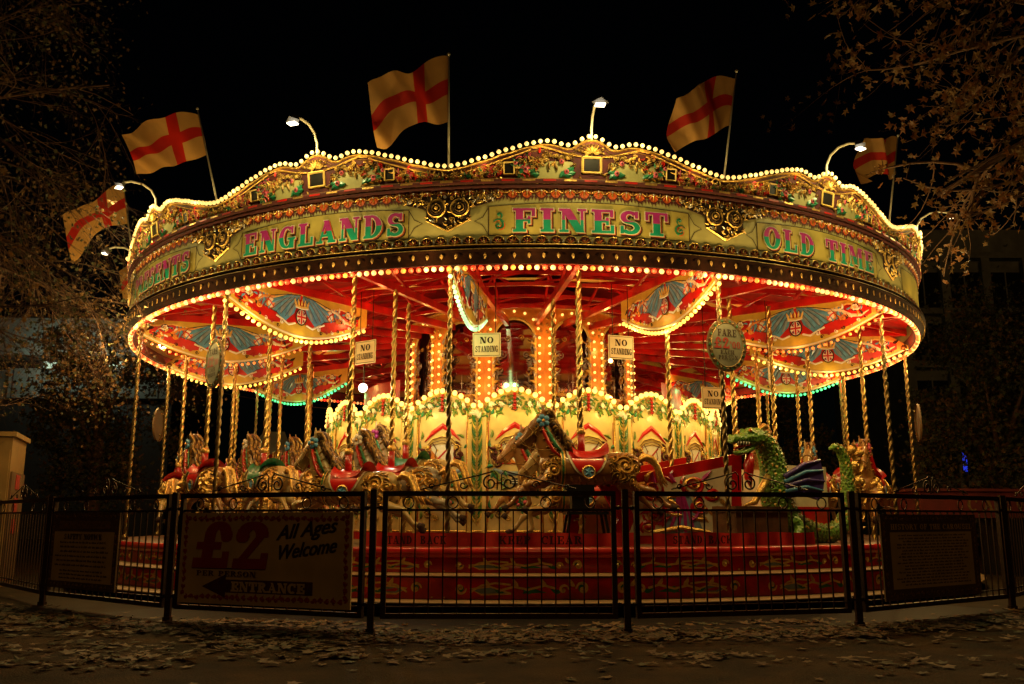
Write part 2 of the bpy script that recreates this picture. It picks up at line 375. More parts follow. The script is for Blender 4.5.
# --- rounding board, one section (local bearing 0)
def board_mesh():
    b = MB(); n = 28
    b.map = cylmap(7.05)
    vs = []; 
    for i in range(n + 1):
        u = -HW + 2 * HW * i / n; vs += [(u, 4.14, 0), (u, 4.93, 0), (u, 4.14, -.03), (u, 4.93, -.03)]
    fs = []
    for i in range(n):
        a = 4 * i; fs += [(a, a + 4, a + 5, a + 1), (a + 2, a + 3, a + 7, a + 6)]
    b.add(vs, fs, 0, True)
    return b
def crest_mesh():
    b = MB(); b.map = cylmap(7.05); n = 60; vs = []
    for i in range(n + 1):
        u = -HW + 2 * HW * i / n; z = crest_z(u) - .02; l = (z - 4.9) * .16
        vs += [(u, 4.9, .02), (u, z, .02 + l), (u, z, -.02 + l), (u, 4.9, -.02)]
    fs = []
    for i in range(n):
        a = 4 * i; fs += [(a, a + 4, a + 5, a + 1), (a + 1, a + 5, a + 6, a + 2), (a + 2, a + 6, a + 7, a + 3)]
    b.add(vs, fs, 0, False)
    def W(u, v, w=0): return .022 + (v - 4.9) * .16 + w
    base = cylmap(7.05)
    b.map = lambda u, v, w: base(u, v, W(u, v, w))
    # edge mouldings
    us = [-HW + 2 * HW * i / 60 for i in range(61)]
    b.ribbon([(u, crest_z(u) - .035) for u in us], .030, .001, 1, .02)
    b.ribbon([(u, crest_z(u) - .085) for u in us if abs(u) < .5 or True], .016, .001, 2, .012)
    rnd = random.Random(3)
    for i in range(60):
        u0, u1 = us[i], us[i + 1]; am = abs(u0 + u1) / 2; zt0, zt1 = crest_z(u0) - .05, crest_z(u1) - .05
        lo = 4.96 if (am < .2 or am > .86) else 5.17
        if min(zt0, zt1) > lo + .01: b.poly([(u0, lo), (u1, lo), (u1, zt1), (u0, zt0)], .0005, 3)
    # cartouche
    for sx in (-1, 1):
        for sg in (1, -1): pass
    b.disc(0, 5.13, .15, .13, .006, 3, 8); b.poly([(-.085, 5.06), (.085, 5.06), (.085, 5.2), (-.085, 5.2)], .010, 4)
    for (x0, y0, x1, y1) in ((-.11, 5.04, .11, 5.04), (-.11, 5.22, .11, 5.22), (-.11, 5.04, -.11, 5.22), (.11, 5.04, .11, 5.22)):
        b.ribbon([(x0, y0), (x1, y1)], .03, .012, 5, .015)
    for sx in (-1, 1):
        b.ribbon([(sx * .12, 5.23), (sx * .28, 5.25), (sx * .45, 5.30), (sx * .58, 5.335), (sx * .7, 5.32)], .024, .012, 1, .014)
        b.ribbon([(sx * .72, 5.30), (sx * 1.0, 5.2), (sx * 1.3, 5.10), (sx * 1.6, 5.02)], .018, .014, 1, .012)
        for cx, cy, r in ((.3, 5.04, .035), (.36, 5.16, .03), (.78, 5.06, .035), (.9, 5.14, .026)):
            b.ball((sx * cx, cy, .02), r, 6, 8, 4, (1, 1, .5)); b.ball((sx * cx, cy, .035), r * .5, 3, 6, 3, (1, 1, .5))
        for cx, cy, a in ((.3, 5.04, 3.5), (.3, 5.04, -.4), (.3, 5.04, 2.8), (.78, 5.06, 3.4), (.78, 5.06, -.3), (.24, 5.0, .2), (.62, 5.0, .3)):
            b.leaf(sx * cx, cy, a if sx > 0 else pi - a, .11, .07, .012, 5 + 2, .014, .3)
        # small side cartouche
        b.poly([(sx * .98 - .05, 5.02), (sx * .98 + .05, 5.02), (sx * .98 + .05, 5.14), (sx * .98 - .05, 5.14)], .012, 4)
        for (x0, y0, x1, y1) in ((-.06, 5.01, .06, 5.01), (-.06, 5.15, .06, 5.15), (-.06, 5.01, -.06, 5.15), (.06, 5.01, .06, 5.15)):
            b.ribbon([(sx * .98 + x0, y0), (sx * .98 + x1, y1)], .02, .014, 5, .012)
    for q in range(9):
        an = pi / 2 + (q - 4) * .33; b.leaf(.02 * cos(an), 5.26 + .01 * sin(an), an, .10, .035, .016, 1 if q % 2 else 5, .016, 0)
    for q in range(12): b.scroll((q - 5.5) * .028, 5.30 + .03 * (q % 3), .022, q, 1.2, 1, .012, .008, 2 if q % 2 else 1, .012, 9)
    # dense scrollwork
    for i in range(620):
        u = rnd.uniform(-HW + .02, HW - .02); zt = crest_z(u) - .11
        if zt < 4.99: continue
        v = rnd.uniform(4.975, zt)
        a = abs(u)
        if (a < .14 and v < 5.25) or (.40 < a < .62 and v < 5.13): continue
        if abs(a - .98) < .08 and v < 5.17: continue
        c = rnd.choice((1, 1, 2, 2, 5, 7, 8, 6)) if a > .62 else rnd.choice((1, 2, 2, 5))
        if .2 < a < .42 and v < 5.12: continue
        if a < .2 and 5.02 < v < 5.24: continue
        if rnd.random() < .45: b.scroll(u, v, rnd.uniform(.02, .042), rnd.uniform(0, 6.3), 1.3, rnd.choice((-1, 1)), .015, .006 + rnd.random() * .006, c, .014, 10)
        else: b.leaf(u, v, rnd.uniform(0, 6.3), rnd.uniform(.05, .10), rnd.uniform(.018, .036), .005 + rnd.random() * .008, c, .014, rnd.uniform(-1.5, 1.5))
    return b
def fringe_mesh(upper):
    b = MB(); b.map = cylmap(7.05); n = 20; p = 2 * HW / n
    for i in range(n):
        c = -HW + p * (i + .5)
        if upper:
            # upper fringe, fans hanging down
            b.poly([(c - p / 2, 4.79), (c + p / 2, 4.79), (c + p / 2, 4.85), (c - p / 2, 4.85)], .004, 2); b.disc(c, 4.81, p * .42, .10, .005, 0, 12, .004); b.disc(c, 4.81, p * .36, .08, .0105, 2, 12)
            for k in range(4): b.poly([(c - p / 2 + k * p / 4, 4.76), (c - p / 2 + (k + .5) * p / 4, 4.705 - .02 * (k in (1, 2))), (c - p / 2 + (k + 1) * p / 4, 4.76)], .006, 0, .003)
            for k in range(5):
                a = -pi / 2 + (k - 2) * .55
                b.leaf(c + .01 * cos(a), 4.83 + .0 * sin(a), a, .085, .024, .013, 1 if k % 2 == 0 else 2, .010, 0)
            b.ball((c, 4.82, .02), .016, 3, 6, 3)
            b.leaf(c + p / 2, 4.84, -pi / 2, .05, .02, .012, 4, .01, 0)
        else:
            # lower fringe, fans standing up
            b.disc(c, 4.17, p * .47, .10, .005, 0, 14, .006); b.ribbon([(c + p * .44 * cos(t), 4.17 + .095 * sin(t)) for t in [pi * q / 8 for q in range(9)]], .012, .012, 1, .006)
            for k in range(5):
                a = pi / 2 + (k - 2) * .55
                b.leaf(c, 4.165, a, .08, .024, .013, 1 if k % 2 == 0 else 2, .010, 0)
            b.leaf(c + p / 2, 4.155, pi / 2, .085, .02, .015, 3, .012, 0)
    return b
def frame_mesh():
    b = MB(); b.map = cylmap(7.05)
    def arc(h, x0, x1, bow): return [(x0 + (x1 - x0) * i / 20, h + bow * sin(pi * i / 20)) for i in range(21)]
    X = 1.22
    for i in range(20):
        q = [X * (2 * j / 20 - 1) for j in (i, i + 1)]; b.poly([(q[0], 4.277), (q[1], 4.277), (q[1], 4.628 + .055 * sin(pi * (i + 1) / 20)), (q[0], 4.628 + .055 * sin(pi * i / 20))], .0015, 1)
    b.ribbon(arc(4.275, -X, X, 0), .009, .003, 0, .002)
    b.ribbon(arc(4.63, -X, X, .055), .009, .003, 0, .002)
    b.ribbon([(-X, 4.275), (-X, 4.63)], .009, .0035, 0, .002); b.ribbon([(X, 4.275), (X, 4.63)], .009, .0035, 0, .002)
    for s in (-1, 1):
        b.ribbon([(s * X, 4.28), (s * (X + .07), 4.40), (s * (X + .17), 4.45), (s * (X + .07), 4.50), (s * X, 4.62)], .008, .003, 0, .002)
    return b
def swirl_mesh():
    b = MB(); b.map = cylmap(7.05)
    for s in (-1, 1):
        x = s * 1.10
        b.scroll(x, 4.40, .075, .6 if s > 0 else pi - .6, 1.25, s, .03, .004, 0, .004, 22)
        b.scroll(x, 4.52, .045, 4.2 if s > 0 else pi - 4.2, .8, -s, .022, .005, 0, .004, 16)
        b.scroll(x + .012, 4.39, .075, .6 if s > 0 else pi - .6, 1.25, s, .02, .0035, 1, .003, 22)
    return b
def boundary_ornament():
    b = MB(); b.map = cylmap(7.05); rnd = random.Random(11)
    out = [(-.62, 4.75), (-.5, 4.68), (-.3, 4.63), (-.25, 4.47), (0, 4.33), (.25, 4.47), (.3, 4.63), (.5, 4.68), (.62, 4.75), (.3, 4.79), (-.3, 4.79)]
    # body in convex bits
    for q in ([(-.26, 4.47), (0, 4.33), (.26, 4.47), (.28, 4.78), (-.28, 4.78)], [(-.62, 4.76), (-.5, 4.68), (-.28, 4.62), (-.28, 4.78)], [(.28, 4.78), (.28, 4.62), (.5, 4.68), (.62, 4.76)]):
        b.poly(q, .004, 0, .018)
    for s in (-1, 1):
        for r, m_ in ((.105, 1), (.075, 0), (.05, 2)):
            pts = [(s * .14 + r * cos(a), 4.62 + r * sin(a)) for a in [i * pi / 9 for i in range(19)]]
            b.ribbon(pts, .026 if r > .1 else .016, .024 + (.11 - r) * .3, m_, .016)
        b.ball((s * .14, 4.62, .045), .025, 1, 8, 4)
        for i in range(8):
            a = i * pi / 4; b.leaf(s * .14 + .03 * cos(a), 4.62 + .03 * sin(a), a, .045, .015, .03, 2, .01, 0)
    b.ribbon([(-.26, 4.47), (0, 4.335), (.26, 4.47)], .022, .024, 1, .014)
    for i in range(170):
        u = rnd.uniform(-.6, .6); a = abs(u)
        lo = 4.35 + a * .52 if a < .27 else 4.64 + (a - .27) * .33
        v = rnd.uniform(lo, 4.77)
        if v < lo: continue
        if hypot(a - .14, v - 4.62) < .11: continue
        c = rnd.choice((1, 1, 2, 3))
        if rnd.random() < .5: b.scroll(u, v, rnd.uniform(.015, .032), rnd.uniform(0, 6), 1.2, rnd.choice((-1, 1)), .012, .024 + rnd.random() * .006, c, .012, 9)
        else: b.leaf(u, v, rnd.uniform(0, 6.3), rnd.uniform(.04, .08), .02, .023 + rnd.random() * .008, c, .012, rnd.uniform(-1, 1))
    return b

bm0 = board_mesh(); cm0 = crest_mesh(); fm0 = fringe_mesh(True); fm1 = fringe_mesh(False); fr0 = frame_mesh(); sw0 = swirl_mesh(); bo0 = boundary_ornament()
CRM = ['cream', 'gold', 'golddk', 'maroon', 'black', 'goldpaint', 'pink', 'green', 'red']
WORDS = {0: ('FINEST', -.94, .94), -1: ('ENGLANDS', -1.17, 1.17), 1: ('OLD TIME', -1.13, 1.08), -2: ('PRESENTS', -1.1, 1.1)}
protos = None
for k in range(-6, 7):
    ph = PH0 + STEP * k; rz = radians(ph)
    if protos is None:
        rb = bm0.build('rounding_board', ['cream'], CAR)
        cr = cm0.build('crest', CRM, rb); fr = fm0.build('upper_fringe', ['maroon', 'gold', 'orange2', 'silver', 'golddk'], rb); fr1 = fm1.build('lower_fringe', ['maroon', 'gold', 'orange2', 'silver', 'golddk'], rb)
        pf = fr0.build('painted_border', ['dark', 'olive'], rb)
        protos = (rb, cr, fr, fr1, pf)
    else:
        rb = protos[0].copy(); COL.objects.link(rb); rb.parent = CAR
        for q in protos[1:]:
            c = q.copy(); COL.objects.link(c); c.parent = rb
    rb.rotation_euler[2] = rz
    if k in (0,):
        sw0.build('painted_swirl', ['green', 'orange2'], rb)
    if k in WORDS:
        wd, a, e = WORDS[k]; b = MB(); b.map = cylmap(7.05)
        lettering(b, wd, a, 4.31, e - a, .29, .004, 3, None, .012, .022, -.022, gap=.14)
        lettering(b, wd, a, 4.31, e - a, .29, .0075, 2, None, .004, .016, -.012, gap=.14)
        lettering(b, wd, a, 4.31, e - a, .29, .011, 4, None, .009, gap=.14)
        lettering(b, wd, a, 4.31, e - a, .29, .0145, 0, 1, .0, gap=.14)
        o = b.build('lettering', ['teal', 'magenta', 'orange2', 'dark', 'pale'], rb)
        o['label'] = 'the word %s in purple over green letters with orange shade' % wd
        rb['label'] = 'cream rounding board lettered %s' % wd
for k in range(-6, 7):
    o = None
    rz = radians(PH0 + STEP * (k + .5))
    if k == -6: bo_me = bo0.build('carved_boss', ['dark', 'gold', 'golddk', 'silver'], CAR, rotz=rz)
    else: link(bo_me.data, 'carved_boss', CAR, rotz=rz)

# cornices (full rings)
b = MB()
b.lathe([(6.95, 4.955), (7.08, 4.97), (7.12, 4.95), (7.12, 4.915), (7.095, 4.90), (7.09, 4.885), (7.10, 4.87), (7.065, 4.85), (7.055, 4.84)], 156, mats=[1, 1, 0, 0, 3, 0, 0, 0])
for i in range(NS * 14):
    a = 2 * pi * i / (NS * 14); b.map = lambda u, v, w, a=a: cylmap(7.12, degrees(a))(u, v, w)
    b.poly([(-.075, 4.92), (.075, 4.92), (.075, 4.94), (-.075, 4.94)], .001, 2 if i % 2 else 1, .006)
b.map = None
b.build('upper_cornice', ['maroon', 'gold', 'reddk', 'golddk'], CAR)
b = MB()
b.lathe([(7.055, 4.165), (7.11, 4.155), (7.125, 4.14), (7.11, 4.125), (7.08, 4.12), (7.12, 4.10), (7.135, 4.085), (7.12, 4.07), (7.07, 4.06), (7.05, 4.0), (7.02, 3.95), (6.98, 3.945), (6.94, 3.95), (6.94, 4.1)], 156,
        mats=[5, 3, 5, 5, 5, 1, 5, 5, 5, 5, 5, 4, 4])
for i in range(260):
    q = degrees(2 * pi * i / 260); b.map = cylmap(7.10, q); b.leaf(0, 4.045, -pi / 2, .07, .035, .004, 1, .008, 0)
b.map = None
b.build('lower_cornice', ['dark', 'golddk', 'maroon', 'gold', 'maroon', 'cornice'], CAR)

# --- bulbs on the crest and on the rim: 100 of each as parts, the rest as one part
def bulb_rows(name, specs, ref, keep=100):
    specs = sorted(specs, key=lambda s: s[0])      # nearest first
    for d, p, r, m_ in specs[:keep]: link(ref[m_], name, CAR, p)
    b = MB(); ms = sorted(ref.keys())
    for d, p, r, m_ in specs[keep:]: b.ball(p, r, ms.index(m_), 7, 5)
    o = b.build(name, ms, CAR); o['kind'] = 'stuff'
ref = {'bulbp': bulb_mesh('crest_bulb', .027, 'bulbp')}
sp = []
for k in range(-6, 7):
    ph = PH0 + STEP * k; n = 42
    for i in range(n):
        u = -HW + 2 * HW * (i + .5) / n; z = crest_z(u) + .012; a = radians(ph) + u / 7.05
        R = 7.05 + (z - 4.9) * .16 + .035
        sp.append((abs(a - .02), (R * sin(a), -R * cos(a), z), .030, 'bulbp'))
bulb_rows('crest_bulb', sp, ref)
ref = {m_: bulb_mesh('rim_bulb', .032, m_) for m_ in ('bulbq', 'bulbr', 'bulbo', 'bulbw')}
sp = []; n = 468
for i in range(n):
    a = 2 * pi * i / n - pi; m_ = ('bulbr', 'bulbq', 'bulbq', 'bulbr', 'bulbq', 'bulbo', 'bulbr', 'bulbq', 'bulbo', 'bulbr', 'bulbq')[(i * 7 // 5) % 11]
    if abs(a) > 1.15: m_ = ('bulbo', 'bulbr', 'bulbo', 'bulbq')[i % 4]
    sp.append((abs(a - .02), (7.0 * sin(a), -7.0 * cos(a), 3.895), .036, m_))
bulb_rows('rim_bulb', sp, ref)

# --- roof, spars, ceiling
b = MB(); b.lathe([(6.96, 4.98), (6.0, 5.25), (3.0, 6.05), (.3, 6.7), (0.001, 6.75)], 52, 0, sm=False)
b.build('canvas_roof', ['canvas'], CAR)
b = MB(); b.lathe([(6.93, 4.28), (5.6, 4.62), (4.0, 5.02), (2.3, 5.3), (1.15, 5.45)], 52, 0, sm=False)
b.build('ceiling_cloth', ['redcloth'], CAR)
def spar_mesh():
    b = MB()
    P = lambda r, z, o=0.: (o, -r, z)
    b.bar(P(6.92, 4.20), P(2.1, 4.30), .07, .11)
    b.bar(P(6.6, 4.26), P(2.1, 5.05), .06, .08)
    for r0, r1 in ((6.0, 5.2), (4.4, 5.2), (4.4, 3.6), (2.8, 3.6)):
        b.bar(P(r0, 4.24), P(r1, 4.22 + (6.6 - r1) * .175), .035, .035)
    for s in (-1, 1): b.bar((s * .02, -6.9, 4.18), (s * 1.25, -5.5, 4.3), .04, .06)
    return b
sp0 = spar_mesh().build('roof_spar', ['red'], CAR, rotz=radians(PH0 + STEP / 2))
for k in range(1, 26): link(sp0.data, 'roof_spar', CAR, rotz=radians(PH0 + STEP / 2 * (k + 1)))
for r in (3.2, 4.6, 5.9):
    b = MB(); n = 26
    for i in range(n):
        a, c = 2 * pi * i / n, 2 * pi * (i + 1) / n
        for z in (4.33, 4.50): b.bar((r * sin(a), -r * cos(a), z), (r * sin(c), -r * cos(c), z), .045, .05)
        b.bar((r * sin(a), -r * cos(a), 4.33), (r * sin(c), -r * cos(c), 4.50), .025)
    b.build('ring_truss', ['red'], CAR)
# gold painted plates between the spars
pb = MB(); pb.map = None
pb.add([(-.60, -6.3, 4.34), (.60, -6.3, 4.34), (.46, -5.3, 4.58), (-.46, -5.3, 4.58)], [(0, 1, 2, 3)], 0)
p0 = pb.build('painted_plate', ['goldpaint'], CAR, rotz=radians(PH0 + STEP / 4))
pb = MB(); pb.add([(-.30, -4.6, 4.42), (.30, -4.6, 4.42), (.2, -3.8, 4.6), (-.2, -3.8, 4.6)], [(0, 1, 2, 3)], 0); p1 = pb.build('painted_plate', ['goldpaint'], CAR, rotz=radians(PH0 + STEP / 4))
for k in range(1, 26, 2):
    for p_ in (p0, p1): link(p_.data, 'painted_plate', CAR, rotz=radians(PH0 + STEP / 4 + STEP / 2 * k))

# --- deck and steps
b = MB(); b.lathe([(3.4, .69), (7.02, .69), (7.05, .675), (7.05, .585), (7.03, .58), (6.9, .58)], 156, mats=[1, 0, 0, 0, 0])
b.build('deck', ['red', 'wood'], CAR)
b = MB(); b.lathe([(7.0, .58), (7.03, .58), (7.03, .42)], 156, 0); b.lathe([(7.0, .418), (7.33, .412), (7.345, .405), (7.345, .395), (7.30, .39)], 156, 1)
b.lathe([(7.30, .38), (7.30, .16)], 156, 0); b.lathe([(7.28, .158), (7.62, .158), (7.64, .150), (7.64, .138), (7.58, .13)], 156, 1); b.lathe([(7.4, .12), (7.35, .0)], 156, 2)
b.build('step_riser', ['reddk', 'tread', 'black'], CAR)
def riser_paint(R, z0, z1):
    b = MB(); b.map = cylmap(R); H = z1 - z0; c = (z0 + z1) / 2
    for s in (-1, 1):
        b.scroll(s * .22, c, H * .34, 0 if s > 0 else pi, 1.2, s, .032, .003, 0, .002); b.scroll(s * .42, c - H * .05, H * .26, pi if s > 0 else 0, 1.1, -s, .026, .003, 0, .002)
        b.ribbon([(s * .5, c), (s * .62, c + H * .16), (s * .8, c - H * .05), (s * .95, c + H * .1), (s * 1.1, c - H * .1)], .024, .003, 0, .002)
        b.disc(s * .22, c, H * .22, H * .22, .0015, 1, 12)
        b.poly([(s * .98, c - H * .25), (s * 1.3, c - H * .30), (s * 1.42, c - H * .02), (s * 1.2, c + H * .1)][::s], .0015, 2)
        b.poly([(s * .60, c - H * .2), (s * .86, c - H * .24), (s * .8, c + H * .1)][::s], .0018, 1)
        b.ribbon([(s * .98, c - H * .25), (s * 1.3, c - H * .30), (s * 1.42, c - H * .02), (s * 1.2, c + H * .1), (s * .98, c - H * .25)], .018, .003, 0, .002)
    for s in (-1, 1):
        for q in range(7): b.leaf(s * (.30 + .15 * q), c + H * .12 * (-1) ** q, (.4 if s > 0 else pi - .4) * (-1) ** q, .11, H * .22, .0022, 1 if q % 2 else 0, .001, .6 * s)
        b.scroll(s * 1.52, c, H * .30, 0, 1.2, s, .028, .003, 0, .002); b.disc(s * 1.52, c, H * .18, H * .18, .0015, 1, 10)
        b.ribbon([(s * 1.42, c - H * .2), (s * 1.3, c + H * .15), (s * 1.15, c + H * .28), (s * .98, c + H * .2)], .020, .0032, 0, .002)
    b.ribbon([(-HW, z0 + .008), (HW, z0 + .008)], .014, .002, 0, .001)
    return b
for (R, z0, z1) in ((7.03, .43, .575), (7.30, .17, .375)):
    b0 = riser_paint(R, z0, z1)
    o0 = None
    for k in range(-4, 5):
        if o0 is None: o0 = b0.build('painted_scroll', ['goldpaint', 'green', 'greyblue'], CAR, rotz=radians(PH0 + STEP * k))
        else: link(o0.data, 'painted_scroll', CAR, rotz=radians(PH0 + STEP * k))

# --- twisted brass poles
def twist(zlo, zhi, r, pitch=.17, lobes=2, n=18, amp=.30):
    b = MB(); k = int((zhi - zlo) / .017); vs = []
    for i in range(k + 1):
        z = zlo + (zhi - zlo) * i / k; tw = 2 * pi * z / pitch
        for j in range(n):
            a = 2 * pi * j / n; q = r * (1 + amp * cos(lobes * a - tw)); vs.append((q * cos(a), q * sin(a), z))
    fs = [(i * n + j, i * n + (j + 1) % n, (i + 1) * n + (j + 1) % n, (i + 1) * n + j) for i in range(k) for j in range(n)]
    b.add(vs, fs, 0, True); return b
tb = twist(.69, 3.97, .026, .13)
tb.ball((0, 0, .72), .055, 0, 10, 5); tb.ball((0, 0, 3.93), .055, 0, 10, 5)
rp = tb.build('rim_pole', ['brassdk'], CAR)
RP = [rp]
for k in range(-6, 7):
    o = rp if k == -6 else link(rp.data, 'rim_pole', CAR)
    a = radians(PH0 + STEP * (k + .5)); o.location = (6.86 * sin(a), -6.86 * cos(a), 0)

# --- painted drop boards hanging under the spars (radial)
RI, RO = 4.26, 6.93
def swag_z(r):   # bottom edge
    t = (r - RI) / (RO - RI)
    return 3.92 - .37 * sin(pi * min(1, max(0, t)) ** 1.0) - .02 * t
def swag_board():
    b = MB(); n = 30; vs = []; top = 4.20
    for i in range(n + 1):
        t = i / n; r = RO - (RO - RI) * t
        zt = top - (.24 * (1 - t / .14) if t < .14 else 0)
        vs += [(r, -.012, swag_z(r)), (r, -.012, zt), (r, .012, zt), (r, .012, swag_z(r))]
    fs = []
    for i in range(n):
        a = 4 * i; fs += [(a, a + 4, a + 5, a + 1), (a + 1, a + 5, a + 6, a + 2), (a + 2, a + 6, a + 7, a + 3), (a + 3, a + 7, a + 4, a)]
    fs += [(0, 1, 2, 3), (4 * n, 4 * n + 3, 4 * n + 2, 4 * n + 1)]
    b.add(vs, fs, 0); return b
def swag_paint():
    b = MB()
    RC = (RI + RO) / 2
    for side in (1, -1):
        b.map = (lambda u, v, w, s=side: (RC + u * s, -s * (.0135 + w), v))
        X = 1.2
        # red serpentine band with gold edge
        up = [(-1.15, 4.04), (-.8, 4.10), (-.5, 4.04), (-.25, 4.14), (0, 4.17), (.25, 4.14), (.5, 4.04), (.8, 4.10), (1.15, 4.04)]
        dn = [(x, max(y - .34 - .08 * cos(x * 1.5), swag_z(RC + x) + .085)) for x, y in up]
        for i in range(8): b.poly([dn[i], dn[i + 1], up[i + 1], up[i]], .001, 1)
        b.ribbon(up, .028, .003, 7, .004)
        # blue drapery
        for s in (-1, 1):
            b.poly([(s * .02, 4.155), (s * .28, 4.12), (s * .56, 4.05), (s * .66, 3.90), (s * .44, 3.84), (s * .30, 3.72), (s * .12, 3.88)][::s], .0036, 2)
            b.ribbon([(s * .02, 4.16), (s * .28, 4.125), (s * .56, 4.055), (s * .67, 3.90), (s * .44, 3.835), (s * .30, 3.715)], .012, .0125, 6, .003)
            for j in range(4): b.ribbon([(s * (.06 + j * .07), 4.12 - j * .01), (s * (.17 + j * .08), 3.97), (s * (.30 + j * .08), 3.80 + j * .02)], .007, .0165, 6, .001)
            b.ribbon([(s * .48, 4.06), (s * .7, 4.02), (s * .84, 3.92), (s * 1.0, 3.90), (s * 1.12, 3.96)], [.02, .05, .05, .04, .01], .009, 9 if s > 0 else 4, .006)
            for j in range(5): b.leaf(s * (.7 + .08 * j), 3.86 + .01 * j, (1.2 if s > 0 else pi - 1.2) + .3 * (-1) ** j, .10, .035, .010 + .0005 * j, (4, 6, 5)[j % 3], .006, .6)
            for j in range(6):
                x0 = .12 + j * .075
                b.ribbon([(s * (.03 + j * .03), 4.13), (s * (x0 + .03), 3.99 - j * .004), (s * (x0 + .10), 3.82 + j * .01)], [.05, .075, .04], .004 + .0007 * j, 2 if j % 2 else 3, .010)
            for j in range(3):
                b.ribbon([(s * (.62 + j * .06), 4.07), (s * (.60 + j * .06), 3.98), (s * (.64 + j * .06), 3.88)], [.03, .05, .02], .004 + .0007 * j, 2 if j % 2 else 3, .008)
            # lion and rose medallion, scroll tails
            b.disc(s * .56, 3.95, .075, .085, .012, 4, 12); b.poly([(s * .51, 3.90), (s * .56, 3.88), (s * .61, 3.93), (s * .58, 4.02), (s * .52, 4.01)][::s], .0145, 5)
            b.ribbon([(s * .5, 3.90), (s * .56, 3.97), (s * .62, 4.0)], .02, .016, 1, .006)
            b.disc(s * .92, 4.03, .062, .062, .012, 6, 14)
            for q in range(6):
                a = q * pi / 3; b.disc(s * .92 + .035 * cos(a), 4.03 + .035 * sin(a), .018, .018, .0135 + q * .0002, 5, 8)
            b.disc(s * .92, 4.03, .016, .016, .016, 7, 8)
            b.scroll(s * .75, 3.80 + .1, .05, 0, 1.3, s, .022, .012, 4, .008)
            b.scroll(s * .34, 3.72, .035, 1, 1.3, -s, .018, .014, 5, .008)
            b.ribbon([(s * .1, 3.74), (s * .22, 3.70), (s * .34, 3.76), (s * .45, 3.80)], .03, .012, 5, .008)
            b.leaf(s * 1.08, 4.02, 0 if s > 0 else pi, .12, .05, .008, 6, .008)
        # crown
        for q in range(5): b.leaf((q - 2) * .05, 4.0, pi / 2 + (2 - q) * .18, .10, .035, .018 + q * .0004, 7, .008, 0)
        b.ribbon([(-.12, 4.0), (0, 3.985), (.12, 4.0)], .03, .020, 7, .006)
        b.ribbon([(-.12, 3.975), (0, 3.96), (.12, 3.975)], .02, .021, 5, .006)
        # flag oval
        b.disc(0, 3.84, .105, .125, .018, 6, 18); b.disc(0, 3.84, .085, .105, .0195, 5, 18)
        for q in ((-.06, 3.77, .06, 3.91), (-.06, 3.91, .06, 3.77)): b.ribbon([(q[0], q[1]), (q[2], q[3])], .02, .0205 + .0005 * (q[1] > 3.8), 1, .001)
        for x0, y0, x1, y1 in ((.02, 3.76, .055, 3.80), (-.055, 3.80, -.02, 3.76), (.02, 3.93, .06, 3.88), (-.06, 3.88, -.02, 3.93)): b.ribbon([(x0, y0), (x1, y1)], .022, .0208, 8, .001)
        b.ribbon([(0, 3.74), (0, 3.94)], .05, .0225, 5, .001); b.ribbon([(-.083, 3.84), (.083, 3.84)], .05, .0228, 5, .001)
        b.ribbon([(0, 3.74), (0, 3.94)], .028, .0245, 1, .001); b.ribbon([(-.083, 3.84), (.083, 3.84)], .028, .0248, 1, .001)
        for s in (-1, 1):
            for j in range(7): b.scroll(s * (.40 + .11 * j), swag_z(RC + (.40 + .11 * j) * s) + .085 + .01 * (j % 2), .032, j, 1.2, s, .014, .006, (6, 1, 5)[j % 3], .004, 9)
            for j in range(5): b.leaf(s * (.72 + .07 * j), 4.03 - .012 * j, (.3 if s > 0 else pi - .3) + .5 * (-1) ** j, .08, .03, .018, (5, 2, 7)[j % 3], .006, .6)
        # gold edge
        xs = [-1.3 + 2.6 * i / 24 for i in range(25)]
        b.ribbon([(x, swag_z(RC + x * s_) + .02) for x in xs for s_ in (1,)], .03, .004, 9, .006)
    return b
sb0 = swag_board(); spn = swag_paint()
SPM = ['yellow', 'red', 'blue', 'greyblue', 'orange', 'white', 'dark', 'goldpaint', 'navy', 'pale']
cols = {-6: ('Y', 'yellow'), -5: ('G', 'green'), -4: ('Y', 'yellow'), -3: ('R', 'orange'), -2: ('Yw', 'yellow'), -1: ('Gw', 'pale green'), 0: ('Yw', 'yellow'), 1: ('R', 'orange red'), 2: ('Yw', 'yellow'), 3: ('G', 'green'), 4: ('Y', 'yellow'), 5: ('R', 'red'), 6: ('Y', 'yellow')}
bm_ = {'Y': ('bulby', (1, .66, .16)), 'Yw': ('bulby', (1, .70, .22)), 'R': ('bulbo', (1, .40, .12)), 'G': ('bulbg', (.15, 1, .3)), 'Gw': ('bulbgw', (.55, 1, .4))}
bmesh_ref = {q: bulb_mesh('bulb', {'R': .024}.get(q, .029), v[0]) for q, v in bm_.items()}
SLAB = {-5: 'painted drop board with green bulbs far back on the left', -4: 'painted drop board with dark yellow bulbs low behind the left price oval', -3: 'blue and yellow painted drop board with small orange bulbs behind the left price oval',
        -2: 'large painted drop board with yellow bulbs left of the NO STANDING signs', -1: 'narrow end-on painted drop board with pale green bulbs above a NO STANDING sign', 0: 'painted drop board with yellow bulbs just left of the round fare sign',
        1: 'painted drop board with orange red bulbs just right of the fare sign', 2: 'painted drop board with yellow bulbs below the red-bulbed one on the right', 3: 'painted drop board with green bulbs low on the right', 4: 'small painted drop board behind the drum with yellow bulbs, left of the fare pole'}
sboard = spaint = None
